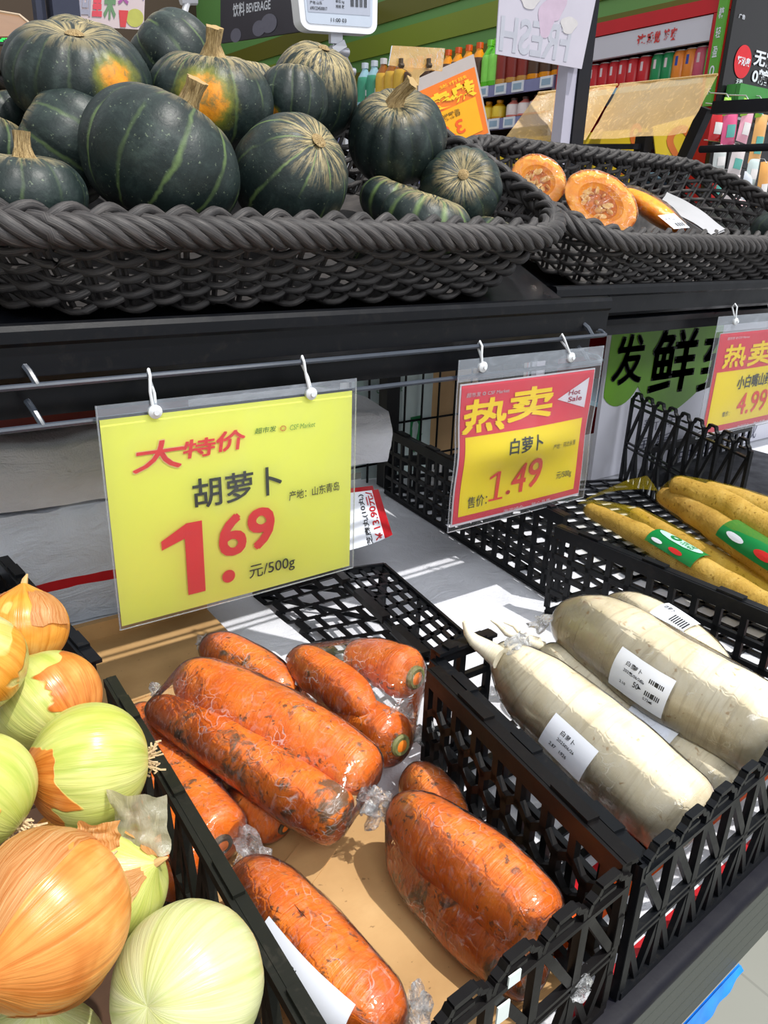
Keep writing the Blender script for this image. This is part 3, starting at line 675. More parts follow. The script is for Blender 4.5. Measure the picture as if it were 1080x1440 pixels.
# ------------------------------------------------------------------ upper shelves
def shelf(label, x0, x1, yf, ztop, rails, drop=0.055):
    r = thing('upper_shelf', label, 'shelf', ((x0 + x1) / 2, yf, ztop - 0.1))
    pr = [(yf + 0.012, ztop), (yf + 0.003, ztop - 0.001), (yf, ztop - 0.006), (yf, ztop - 0.017), (yf + 0.004, ztop - 0.021), (yf + 0.006, ztop - 0.05), (yf + 0.012, ztop - 0.056), (yf + 0.03, ztop - 0.056), (yf + 0.03, ztop - 0.002)]
    mb = MB(); mb.prism([(x0, y, z) for y, z in reversed(pr)], (1, 0, 0), x1 - x0); mb.build('front_lip', M_steel, r, smooth=30)
    mb = MB(); mb.box(((x0 + x1) / 2, yf + 0.045, ztop - 0.075), (x1 - x0 - 0.01, 0.03, 0.04)); mb.build('under_beam', M_steel, r, smooth=0)
    t = math.radians(24)
    mb = MB(); L = 0.56; mb.box(((x0 + x1) / 2, yf + 0.02 + L / 2 * math.cos(t), ztop - drop + L / 2 * math.sin(t)), (x1 - x0 - 0.004, L, 0.012), Matrix.Rotation(t, 3, 'X')); mb.build('sloping_deck', M_steel, r, smooth=0)
    for x in (x0 + 0.02, x1 - 0.025):
        zq = ztop - drop + 0.525 * math.tan(t) - 0.018; mb = MB(); mb.box((x, yf + 0.545, (ZD + zq) / 2), (0.035, 0.03, zq - ZD)); mb.build('upright', M_steel, r, smooth=0)
    if rails:
        for z in (ztop - 0.056, ztop - 0.096):
            mb = MB(); xe = x1 - 0.012
            mb.tube([(x0 + 0.02, yf - 0.008, z), ((x0 + xe) / 2, yf - 0.008, z), (xe - 0.008, yf - 0.008, z), (xe, yf - 0.004, z), (xe, yf + 0.004, z + 0.004), (xe - 0.03, yf + 0.03, z + 0.012)], 0.0032, 8)
            mb.build('wire_rail', M_wire, r)
            for x in (x0 + 0.36, x1 - 0.05):
                mb = MB(); mb.tube([(x + 0.004, yf - 0.008, z), (x, yf + 0.0, z + 0.012), (x - 0.004, yf + 0.012, z + 0.020 if z > ztop - 0.08 else z + 0.022)], 0.0035, 7); mb.build('rail_stub', M_wire, r)
    return r
YT = 0.768
shelf('black steel upper shelf with two wire rails under the pumpkin basket', -0.22, 0.985, 0.78, H - 0.105, True)
shelf('black steel upper shelf set back, under the basket of cut pumpkin', 0.99, 2.50, 0.90, H - 0.10, False, 0.070)
# ------------------------------------------------------------------ wicker baskets
def basket(label, cx, yr, zr, a=0.44, b=0.205, seed=0, nst=64):
    th = math.radians(24)
    hgt = 0.108
    loc = V((cx, yr + b * math.cos(th) + hgt * math.sin(th), zr + b * math.sin(th) - hgt * math.cos(th)))
    r = thing('wicker_basket', label, 'basket', loc, rot=Quaternion((1, 0, 0), th))
    def per(s, f, dn=0.0):                     # point on the outline at share s of the way round; f: 0 foot, 1 rim
        A, B = a - 0.045 * (1 - f) + dn, b - 0.035 * (1 - f) + dn; e = 2 / 4.2
        # equal steps along a rounded rectangle
        R_ = 0.13; w, d = A - R_, B - min(R_, B * 0.8); rr = (R_ + min(R_, B * 0.8)) / 2
        segs = [2 * w, PI / 2 * rr, 2 * d, PI / 2 * rr, 2 * w, PI / 2 * rr, 2 * d, PI / 2 * rr]; T = sum(segs); q = (s % 1) * T; i = 0
        while q > segs[i]: q -= segs[i]; i += 1
        f2 = q / segs[i]; ry = min(R_, B * 0.8)
        if i == 0: return V((-w + 2 * w * f2, -B, 0))
        if i == 2: return V((A, -d + 2 * d * f2, 0))
        if i == 4: return V((w - 2 * w * f2, B, 0))
        if i == 6: return V((-A, d - 2 * d * f2, 0))
        c = [(w, -d, -90), (w, d, 0), (-w, d, 90), (-w, -d, 180)][i // 2]; an = math.radians(c[2] + 90 * f2)
        return V((c[0] + R_ * math.cos(an), c[1] + ry * math.sin(an), 0))
    def out(s, f):
        t = per(s + 0.002, f) - per(s - 0.002, f); return V((t.y, -t.x, 0)).normalized()
    mb = MB(); mb.grid(lambda u, v: per(u, 0) * v + V((0, 0, 0.003)), 48, 4, wrapu=True); mb.build('basket_floor', M_wick, r, local=True)
    mb = MB()
    for k in range(nst):
        s = (k + 0.5) / nst
        for ds in (-0.0022, 0.0022): mb.tube([per(s + ds, f) + V((0, 0, 0.004 + hgt * f)) for f in (0, 0.5, 1)], 0.0036, 5)
    mb.build('wicker_stakes', M_wick, r, local=True)['kind'] = 'stuff'
    rows = 9; n = nst * 5
    for k in range(rows):
        f = (k + 0.35) / rows
        mb = MB(); pts = []
        for i in range(n):
            s = i / n; ph = (s * nst / 2 + k / 2.0 * 1.0) * 2 * PI; w = math.cos(ph)
            pts.append(per(s, f) + out(s, f) * (0.0072 * w) + V((0, 0, 0.004 + hgt * f * 0.93 + 0.0042 * math.sin(ph) - 0.002)))
        mb.tube(pts, 0.0049, 6, closed=True, vs=nst); mb.build('wicker_strand', M_wick, r, local=True, smooth=70)
    for k in range(5):                        # twisted rim
        mb = MB(); pts = []; n2 = nst * 8; tw = 23
        for i in range(n2):
            s = i / n2; ph = -2 * PI * (s * tw + k / 5); o = out(s, 1)
            pts.append(per(s, 1) + o * (0.004 + 0.0118 * math.cos(ph)) + V((0, 0, hgt + 0.002 + 0.0105 * math.sin(ph))))
        mb.tube(pts, 0.0074, 6, closed=True, vs=nst); mb.build('rim_strand', M_wick, r, local=True, smooth=70)
    for k in range(2):                        # row of loops along the inner edge of the rim
        mb = MB(); pts = []
        for i in range(nst * 8):
            s = i / (nst * 8); ph = 2 * PI * (s * nst / 2 + k / 2)
            pts.append(per(s, 1) + out(s, 1) * (-0.008 + 0.007 * math.cos(ph)) + V((0, 0, hgt + 0.011 + 0.008 * math.sin(ph))))
        mb.tube(pts, 0.0058, 6, closed=True, vs=nst); mb.build('rim_loop', M_wick, r, local=True, smooth=70)
    return r
basket('long dark wicker basket heaped with green pumpkins', 0.487, 0.800, H - 0.022)
basket('long dark wicker basket holding wrapped pieces of cut orange pumpkin', 1.49, 0.905, H - 0.030, b=0.212, seed=1)
# ------------------------------------------------------------------ price cards hanging in front
def price_card(label, corners, y, paper, holes, writings, panels=(), bulge=0.004, pinch=0.0, mats=None, rail=None, railx=None):
    """corners: sleeve x0, z0, x1, z1 on the plane y; paper: the same for the printed sheet. writings: (text, box, material index, thickness, shear, mirror)."""
    x0, z0, x1, z1 = corners
    r = thing('price_card', label, 'price card', ((x0 + x1) / 2, y, z1))
    def fn(x, z, l=0.0):
        u, v = (x - x0) / (x1 - x0), (z - z0) / (z1 - z0)
        s = 1 - pinch * math.exp(-((v - 0.45) / 0.16) ** 2)
        return V(((x0 + x1) / 2 + (x - (x0 + x1) / 2) * s, y - bulge * math.sin(PI * max(0, min(1, u))) * math.sin(PI * max(0, min(1, v * 0.9 + 0.1))) + pinch * 0.3 * math.exp(-((v - 0.45) / 0.12) ** 2) * (1 - 2 * abs(u - 0.5)) * -1 - l, z))
    p0, q0, p1, q1 = paper
    mb = MB(); mb.grid(lambda u, v: fn(p0 + (p1 - p0) * u, q0 + (q1 - q0) * v, 0.0), 24, 20); mb.grid(lambda u, v: fn(p0 + (p1 - p0) * (1 - u), q0 + (q1 - q0) * v, -0.0008), 24, 20)
    pp = mb.build('printed_sheet', mats[0], r)
    for box, mi in panels:
        mb = MB(); a, b, c, d = box
        if mi < 0:                             # arrow-shaped panel: box is a list of points
            mi = -mi; mb.add([fn(px, pz, 0.0016 + 0.0008 * (len(box[0]) == 3)) for px, pz in box[0]], [tuple(range(len(box[0])))])
        else: mb.grid(lambda u, v: fn(a + (c - a) * u, b + (d - b) * v, 0.0008 * mi), 24, 20)
        mb.build('printed_panel', mats[mi], pp)
    by = {}
    for body, box, mi, thick, shear, mir in writings:
        w = by.setdefault(mi, MB()); write(w, body, box, fn, 0, 0.0, shear, mir, 0.0030 if mi != 5 or len(mats) > 7 else 0.0024, thick)
    for mi, w in by.items(): w.build('lettering', mats[mi], pp, smooth=0)
    mb = MB(); zt = q1 + 0.004
    mb.grid(lambda u, v: fn(x0 + (x1 - x0) * u, z0 + (zt - z0) * v, 0.0042), 24, 20); mb.build('clear_sleeve', M_sleeve, r)
    mb = MB(); mb.grid(lambda u, v: fn(x0 + (x1 - x0) * u, zt + (z1 - zt) * v, 0.0036), 24, 6); mb.build('sleeve_top', M_flap, r)
    mb = MB(); e = [fn(x0, z0 + (z1 - z0) * k / 20, 0.0036) for k in range(21)]; mb.tube(e, 0.0009, 5); mb.tube([fn(x1, z0 + (z1 - z0) * k / 20, 0.0036) for k in range(21)], 0.0009, 5); mb.tube([fn(x0 + (x1 - x0) * k / 20, z0, 0.0036) for k in range(21)], 0.0009, 5); mb.build('sleeve_seam', M_flap, r)
    for k, hx in enumerate(holes):
        c = fn(hx, z1 - 0.012, 0.005)
        mb = MB(); mb.tube([c + V((0, 0.004, 0)), c + V((0, -0.002, 0)), c + V((0, -0.0045, 0))], [0.0068, 0.0074, 0.004], 14); mb.tube([c + V((0, -0.0045, 0)), c + V((0, -0.0065, 0))], 0.003, 10); mb.build('tie_button', M_tie, r)
        if rail:
            ry, rz = rail; tx = hx + (railx[k] if railx else 0); mb = MB(); pts = []
            top = V((tx, ry, rz + 0.0065))
            pts = [c + V((-0.002, -0.001, 0.003)), c.lerp(top, 0.5) + V((-0.003, -0.004, 0)), V((tx - 0.001, ry - 0.006, rz + 0.001)), top, V((tx + 0.001, ry + 0.006, rz)), c.lerp(top, 0.4) + V((0.004, 0.006, 0)), c + V((0.002, 0.002, 0.003))]
            mb.tube(pts, 0.0017, 7); mb.build('hanging_tie', M_tie, r)
    return r
def bx(px0, px1, pyc, cx, top, bot, y):
    """Box on the plane y from the left and right ends (at height pyc) and the top and bottom (at column cx) of a line of writing in the picture."""
    return (P(px0, pyc[0], y=y).x, P(cx, bot, y=y).z, P(px1, pyc[1], y=y).x, P(cx, top, y=y).z)
def uni(*ps, y):
    q = [P(*p, y=y) for p in ps]; return ((q[0].x + q[3].x) / 2, (q[2].z + q[3].z) / 2, (q[1].x + q[2].x) / 2, (q[0].z + q[1].z) / 2)
M_yel = flat('fluorescent_yellow_paper', S(248, 252, 112), 0.6, 0.02, 5); M_red1 = flat('coral_red_ink', S(240, 62, 66), 0.6, 0.02); M_dk = flat('dark_ink', S(52, 58, 54), 0.6, 0.02); M_gr = flat('green_ink', S(104, 160, 60), 0.6, 0.02); M_cream = flat('cream_outline', S(246, 214, 160), 0.6, 0.02)
y = YT
sl = uni((133, 568), (495, 533), (497, 795), (168, 885), y=y)
pw = (sl[0] + 0.003, sl[1] + 0.002, sl[2] - 0.003, P(300, 575, y=y).z + 0.002)
W = [('大', bx(187, 257, (648, 632), 222, 617, 661, y), 5, 0.03, 0.25, False), ('大', bx(188, 256, (647, 632), 222, 618.5, 659.5, y), 1, 0.014, 0.25, False),
     ('特', bx(255, 300, (633, 622), 278, 615, 641, y), 1, 0.025, 0.2, False), ('价', bx(301, 342, (624, 614), 322, 604, 632, y), 1, 0.025, 0.2, False),
     ('超市发', bx(356, 386, (604, 601), 371, 599, 607, y), 3, 0.01, 0.2, False), ('CSF Market', bx(405, 441, (600, 594), 424, 594, 601, y), 3, 0.0, 0.2, False), ('❂', bx(391, 400, (601, 600), 396, 597, 605, y), 6, 0.0, 0, False),
     ('胡萝卜', bx(268, 393, (690, 674), 330, 662, 703, y), 2, 0.012, 0.0, False), ('产地：山东青岛', bx(403, 475, (694, 684), 440, 682, 695, y), 2, 0.004, 0, False),
     ('bold 1', bx(227, 284, (790, 780), 262, 733, 835, y), 1, 0, 0, False), ('●', bx(310, 328, (809, 807), 319, 799, 817, y), 1, 0, 0, False),
     ('6', bx(304, 343, (751, 746), 324, 720, 779, y), 1, 0.03, 0, False), ('9', bx(345, 383, (744, 737), 364, 711, 769, y), 1, 0.03, 0, False), ('元/500g', bx(348, 412, (802, 790), 380, 786, 807, y), 2, 0.004, 0, False)]
price_card('large bright yellow card priced 1.69, first and largest, above the carrots', sl, y, pw, (P(214, 560, y=y).x, P(434, 545, y=y).x), W, mats=[M_yel, M_red1, M_dk, M_gr, M_red1, M_cream, pm(214, 140, 60)], rail=(0.772, H - 0.161), railx=(0.0, -0.006))
u_ = MB(); lb = bx(346, 441, (610, 604), 394, 608, 609, y)
# red, white and yellow cards
M_rose = flat('rose_red_print', S(226, 58, 82), 0.5, 0.02, 5); M_lem = flat('lemon_yellow_print', S(255, 232, 8), 0.5, 0.02, 5); M_pale = flat('white_print', S(232, 232, 240), 0.5, 0.02, 5); M_ylt = flat('yellow_ink', S(255, 226, 20), 0.5, 0.02); M_mag = flat('crimson_ink', S(190, 30, 80), 0.5, 0.02); M_org = flat('orange_red_ink', S(242, 76, 60), 0.5, 0.02)
CM = [M_pale, M_rose, M_lem, M_ylt, M_dk, M_org, M_mag, M_pale]
sl = uni((629, 517), (837, 478), (829, 689), (639, 752), y=y)
pw = uni((634, 551), (829, 511), (823, 686), (645, 747), y=y)
red = (pw[0] + 0.002, pw[1] + 0.004, pw[2] - 0.002, pw[3] - 0.002)
inn = uni((640, 624), (810, 582), (814, 679), (652, 731), y=y)
arrow = [[(p.x, p.z) for p in (P(781, 561, y=y), P(820, 572, y=y), P(827, 530, y=y))]]
W = [('热', bx(649, 710, (588, 572), 680, 559, 606, y), 3, 0.03, 0.15, False), ('卖', bx(712, 776, (572, 554), 744, 543, 588, y), 3, 0.03, 0.15, False),
     ('白萝卜', bx(709, 756, (630, 615), 733, 611, 633, y), 4, 0.015, 0, False), ('产地：河北永清', bx(772, 807, (628, 619), 789, 619.5, 627, y), 4, 0, 0, False),
     ('thin 1', bx(684, 705, (686, 680), 694, 662, 702, y), 5, 0, 0, False), ('.', bx(708, 714, (692, 690), 711, 688, 694, y), 5, 0.012, 0, False), ('4', bx(716, 736, (674, 668), 726, 650, 691, y), 5, 0.012, 0, False), ('9', bx(738, 758, (668, 660), 748, 642, 683, y), 5, 0.012, 0, False),
     ('元/500g', bx(779, 801, (671, 663), 790, 661, 672, y), 4, 0, 0, False), ('售价：', bx(655, 682, (709, 700), 667, 696, 712, y), 4, 0, 0, False), ('海淀诚企 — 放心品质', bx(705, 771, (719, 702), 738, 707.5, 713.5, y), 7, 0.0, 0, False),
     ('Hot', bx(797, 814, (554, 549), 806, 547, 554, y), 6, 0.02, 0.1, False), ('Sale', bx(796, 816, (563, 557), 806, 556, 563, y), 6, 0.02, 0.1, False), ('超市发 ❂ CSF Market', bx(654, 714, (558, 546), 684, 548.5, 555, y), 7, 0.012, 0.1, False)]
price_card('red and yellow card priced 1.49 above the white radishes', sl, y, pw, (P(675, 516, y=y).x, P(800, 492, y=y).x), W, panels=[(red, 1), (inn, 2), ((arrow[0], 0, 0, 0), -7)], bulge=0.003, pinch=0.03, mats=CM, rail=(0.772, H - 0.161), railx=(0.0, -0.014))
y3 = 0.895
a = P(1008.7, 445, y=y3); w3, h3 = 0.296, 0.262
sl = (a.x, P(998, 612, y=y3).z, a.x + w3, a.z)
pa = P(1012.6, 469, y=y3); pw = (pa.x, P(1001, 610, y=y3).z, pa.x + 0.275, pa.z)
red = (pw[0] + 0.001, pw[1] + 0.004, pw[2] - 0.001, pw[3] - 0.001)
ia = P(1007.4, 524, y=y3); inn = (pw[0] + 0.012, P(1008, 598, y=y3).z, pw[2] - 0.012, ia.z)
W = [('热', bx(1015, 1046, (506, 500), 1030, 484, 516, y3), 3, 0.03, 0.1, False), ('卖', bx(1050, 1083, (499, 493), 1067, 479, 512, y3), 3, 0.03, 0.1, False), ('小白嘴山药', bx(1034, 1082, (538, 530), 1058, 525, 543, y3), 4, 0.015, 0, False),
     ('4.99', bx(1034, 1076, (568, 561), 1055, 550, 579, y3), 5, 0.012, 0, False), ('售价：', bx(1013, 1023, (583, 581), 1018, 578, 585, y3), 4, 0, 0, False), ('海淀诚企 — 放心品质', bx(1034, 1073, (599, 592), 1053, 593.5, 598, y3), 7, 0, 0, False), ('超市发 ❂ CSF Market', bx(1021, 1052, (477, 473), 1036, 472.5, 476.5, y3), 7, 0, 0.1, False)]
price_card('red and yellow card priced 4.99 hanging above the bagged yams', sl, y3, pw, (P(1032, 446, y=y3).x, a.x + 0.2), W, panels=[(red, 1), (inn, 2)], bulge=0.003, mats=CM, rail=(0.898, sl[3] + 0.016), railx=(0.0, 0.0))
# ------------------------------------------------------------------ carrots in cling film
M_car = [carrot_mat('carrot_skin', -0.03), carrot_mat('muddy_carrot_skin', 0.07), carrot_mat('clean_carrot_skin', -0.08)]
M_core = flat('carrot_core', S(236, 130, 40), 0.5, 0.1, 120); M_ring = flat('leaf_scar_green', S(120, 122, 74), 0.6, 0.25, 160); M_dark = flat('leaf_scar_dark', S(74, 66, 50), 0.7, 0.2, 160)
ZC = ZD + 0.011
def cr(px, py, dz): return P(px, py, z=ZC + dz)
def crown(parent, p, d, r, green=True):
    """Trimmed leaf end: a dark ring round an orange core."""
    d = V(d).normalized(); p = V(p)
    mb = MB(); mb.tube([p - d * r * 0.35, p + d * r * 0.06, p + d * r * 0.16, p + d * r * 0.1], [r * 0.58, r * 0.56, r * 0.46, r * 0.36], 18, caps=False); mb.build('leaf_scar', M_ring if green else M_dark, parent)
    mb = MB(); mb.tube([p - d * r * 0.3, p + d * r * 0.10, p + d * r * 0.2], [r * 0.4, r * 0.38, r * 0.2], 16); mb.build('cut_core', M_core, parent)
def carrot_pack(label, carrots, film=True, seed=0, ends=(), labels=()):
    """carrots: (control points, radii, blunt ends, material, crown or None)."""
    b = sum((V(c[0][0]) for c in carrots), V()) / len(carrots)
    r = thing('carrot_pack', label, 'packed carrots', b, 'film wrapped carrots on the cardboard'); pts = []; axs = []
    for k, (ctrl, rads, bl, mi, cw) in enumerate(carrots):
        mb = MB(); ax, rr = tuber(mb, ctrl, rads, 22, 30, seed + k * 3, 0.05, 0, bl); o = mb.build('carrot', M_car[mi], r, smooth=60); axs.append((ax, rr))
        pts += [V(p) for p in mb.v[::1]]
        if cw: 
            i = -1 if cw > 0 else 0; d = (ax[-1] - ax[-4]) if cw > 0 else (ax[0] - ax[3]); rm = max(rr) * abs(cw)
            crown(o, ax[i], d, rm, abs(cw) > 0.62)
    if film: hull(pts, 'cling_film', M_film, r, 2, 0.0014, 0.0012, seed)
    for e, rad in ends: crumple('twisted_film', e, r, rad, seed)
    for ci, t0, t1, facing, half, lines, sh in labels: sticker(r, axs[ci][0], axs[ci][1], t0, t1, facing, half, 0.0042, lines, u_shift=sh)
    return r
PL = [('3.99', (0.30, -0.35, 0.42, -0.22)), ('0.727', (0.30, -0.55, 0.42, -0.42)), ('2025/06/26', (0.30, 0.12, 0.62, 0.26)), ('00551', (0.30, 0.45, 0.48, 0.58))]
TC = (-0.35, -0.55, 0.75)
carrot_pack('film wrapped pair of muddy carrots on top of the pile, pointing at the middle',
    [([cr(214, 992, .072), cr(300, 1040, .074), cr(400, 1105, .068), cr(488, 1158, .062)], [.017, .025, .027, .026], (1.0, .7), 1, None),
     ([cr(255, 950, .088), cr(330, 985, .090), cr(430, 1035, .085), cr(527, 1096, .078)], [.026, .033, .032, .025], (1.0, .7), 0, None)], seed=1,
    ends=[([cr(225, 965, .085), cr(212, 975, .08)], .012), ([cr(505, 1130, .07), cr(530, 1120, .062)], .016)])
carrot_pack('film wrapped carrot in shade at the back of the pile, white label on its flank',
    [([cr(288, 908, .055), cr(330, 925, .058), cr(380, 960, .052), cr(405, 985, .05)], [.02, .027, .027, .02], (.9, .9), 1, None)], seed=5,
    ends=[([cr(288, 905, .05), cr(278, 900, .05)], .012)], labels=[(0, .55, .9, (0.8, -0.5, 0.4), .45, [('3.25', (0.3, -0.2, 0.5, 0.1))], 0)])
carrot_pack('film wrapped bunch of three carrots with trimmed ends facing out, beside the lattice',
    [([cr(414, 925, .066), cr(450, 948, .07), cr(490, 975, .072), cr(524, 1000, .074)], [.024, .027, .024, .012], (.9, 1.2), 0, None),
     ([cr(488, 918, .07), cr(530, 930, .075), cr(584, 953, .083)], [.018, .026, .033], (.9, .5), 0, .8),
     ([cr(455, 985, .035), cr(500, 1012, .04), cr(563, 1048, .052)], [.022, .028, .031], (.9, .5), 0, .7)], seed=9,
    ends=[([cr(585, 1040, .05), cr(612, 1028, .04)], .016), ([cr(540, 1010, .075), cr(580, 1005, .06)], .014)])
carrot_pack('film wrapped carrots under the pile against the onion crate rail, dark trimmed end',
    [([cr(196, 1000, .03), cr(225, 1050, .032), cr(270, 1120, .034), cr(312, 1188, .036)], [.018, .026, .029, .030], (.9, .5), 0, .6),
     ([cr(183, 1050, .028), cr(205, 1120, .028), cr(235, 1190, .028), cr(255, 1250, .028)], [.02, .023, .024, .022], (.9, .7), 0, None)], seed=13,
    ends=[([cr(338, 1170, .035), cr(362, 1210, .03), cr(375, 1230, .03)], .016)])
carrot_pack('film wrapped pair of thick carrots reaching to the zigzag crate front',
    [([cr(555, 1135, .062), cr(630, 1190, .066), cr(720, 1262, .066), cr(772, 1316, .06)], [.028, .032, .032, .027], (1.0, .8), 2, None),
     ([cr(555, 1195, .03), cr(620, 1255, .03), cr(700, 1330, .03), cr(764, 1374, .032)], [.022, .027, .027, .023], (1.0, .8), 1, None)], seed=17,
    ends=[([cr(540, 1140, .065), cr(524, 1130, .06)], .02), ([cr(800, 1375, .05), cr(822, 1390, .045)], .018)])
carrot_pack('film wrapped carrot lowest in the photo with white weight label near its end',
    [([cr(338, 1222, .05), cr(400, 1295, .052), cr(470, 1375, .052), cr(560, 1455, .05)], [.025, .032, .032, .026], (1.0, .8), 2, None)], seed=21,
    ends=[([cr(372, 1232, .05), cr(425, 1280, .045), cr(470, 1330, .04)], .013), ([cr(575, 1425, .045), cr(603, 1425, .04)], .018)],
    labels=[(0, .42, .78, (-0.80, -0.10, 0.40), .62, PL, 0.1)])
carrot_pack('carrot end peeping out from under the muddy pair on bare cardboard',
    [([cr(330, 1105, .03), cr(360, 1130, .03), cr(400, 1163, .028)], [.018, .026, .026], (.9, .6), 0, .5)], seed=25)
carrot_pack('carrot half hidden behind the thick pair, next to the lattice crate side',
    [([cr(570, 1092, .03), cr(600, 1112, .03), cr(650, 1160, .03)], [.02, .026, .024], (.9, .9), 0, None)], seed=29)
# ------------------------------------------------------------------ white radishes
def radish(label, ctrl, rads, bl, seed, lab=(), film=True, tip=None, ends=()):
    r = thing('white_radish', label, 'white radish', ctrl[0], 'film wrapped white radishes in the crate')
    mb = MB(); ax, rr = tuber(mb, ctrl, rads, 28, 36, seed, 0.025, 0, bl); mb.build('root', M_rad, r, smooth=60)
    if film: hull([V(p) for p in mb.v], 'cling_film', M_tight, r, 1, 0.0013, 0.0005, seed)
    if tip:
        for pts, rad in tip: t = MB(); t.tube(pts, [rad * (1 - 0.85 * k / (len(pts) - 1)) for k in range(len(pts))], 10); t.build('root_tip', M_rad, r)
    for e, rad in ends: crumple('twisted_film', e, r, rad, seed)
    for t0, t1, fac, half, lines, sh in lab: sticker(r, ax, rr, t0, t1, fac, half, 0.0045, lines, u_shift=sh)
    return r
zr = lambda px, py, dz: P(px, py, z=ZD + 0.008 + dz)
L2 = [('2.87', (0.2, -0.5, 0.36, -0.3)), ('1.926', (0.45, -0.5, 0.62, -0.3)), ('白萝卜', (0.3, 0.35, 0.62, 0.6)), ('2025/06/26', (0.3, 0.0, 0.7, 0.16))]
radish('white radish with a long curved tip, nearest the lattice divider', [zr(698, 908, .138), zr(742, 957, .112), zr(815, 1022, .090), zr(900, 1098, .070), zr(985, 1170, .052)], [.015, .036, .0435, .044, .041], (1.2, .45), 41,
    lab=[(.46, .60, (-0.80, -0.30, 0.28), .42, L2, 0.14)], tip=[([zr(704, 926, .137), zr(684, 912, .140), zr(666, 900, .146), zr(657, 889, .154), zr(652, 874, .166)], .0125)], ends=[([zr(712, 912, .15), zr(742, 897, .145)], .012)])
radish('large blunt white radish lying on top, label on its side', [zr(782, 868, .105), zr(850, 895, .108), zr(940, 955, .104), zr(1020, 1000, .098), zr(1100, 1046, .092)], [.036, .048, .049, .049, .046], (1.0, .6), 45,
    lab=[(.43, .56, (-0.62, -0.62, 0.10), .44, [('50', (0.42, -0.3, 0.54, -0.02)), ('0.736', (0.62, -0.55, 0.78, -0.4)), ('白萝卜', (0.2, 0.4, 0.5, 0.62)), ('2025/06/26', (0.2, 0.1, 0.55, 0.24)), ('2.10', (0.2, -0.5, 0.32, -0.36)), ('❘❘❘❘❘❘❘', (0.62, -0.3, 0.9, 0.5))], 0)], ends=[([zr(765, 880, .11), zr(757, 872, .105)], .016)])
radish('white radish wedged underneath between the two larger ones', [zr(760, 915, .075), zr(830, 970, .055), zr(920, 1040, .04), zr(1030, 1115, .04)], [.022, .036, .038, .036], (1.1, .6), 49, lab=[(.55, .72, (-0.2, -0.3, 1.0), .6, [], 0.2)],
    tip=[([zr(764, 910, .08), zr(738, 900, .09), zr(712, 890, .10), zr(700, 878, .108), zr(690, 872, .112)], .007), ([zr(758, 902, .085), zr(735, 894, .095), zr(722, 880, .105), zr(708, 875, .108)], .005)])
radish('slim white radish at the back with a white barcode label', [zr(848, 852, .10), zr(890, 865, .105), zr(950, 905, .10), zr(1020, 960, .09)], [.014, .03, .034, .03], (1.1, .8), 53, lab=[(.52, .68, (-0.2, -0.8, 0.55), .45, [('白萝卜', (0.1, 0.1, 0.4, 0.5)), ('❘❘❘❘❘❘❘', (0.5, -0.6, 0.95, 0.1))], 0)],
    ends=[([zr(855, 850, .105), zr(845, 852, .1)], .014)])
# ------------------------------------------------------------------ yams in yellow net
def net_mat():
    m, t, b = new('yellow_net'); co = objco(t)
    w = N(t, 'TexWave', {'Vector': stretch(t, co, (300, 300, 300)), 'Scale': 1.0, 'Distortion': 1.0}); w2 = N(t, 'TexWave', {'Vector': stretch(t, co, (300, -300, 300)), 'Scale': 1.0, 'Distortion': 1.0})
    b.inputs['Base Color'].default_value = S(216, 190, 24); b.inputs['Roughness'].default_value = 0.4
    tr = N(t, 'BsdfTransparent', {0: (1, 0.985, 0.9, 1)})
    f = ma(t, 'ADD', 0.03, ma(t, 'MULTIPLY', ma(t, 'MAXIMUM', w.outputs[1], w2.outputs[1]), 0.16), True)
    mx = N(t, 'MixShader', {0: f, 1: tr.outputs[0], 2: b.outputs[0]}); t.links.new(mx.outputs[0], t.nodes['Material Output'].inputs[0]); return m
M_net = net_mat(); M_leaf = flat('green_label', S(12, 124, 60), 0.35, 0.05); M_mint = flat('pale_green_label', S(176, 220, 204), 0.4, 0.04); M_rd = flat('red_badge', S(206, 40, 36), 0.4, 0.05)
yz = lambda px, py, dz: P(px, py, z=ZD + 0.008 + dz)
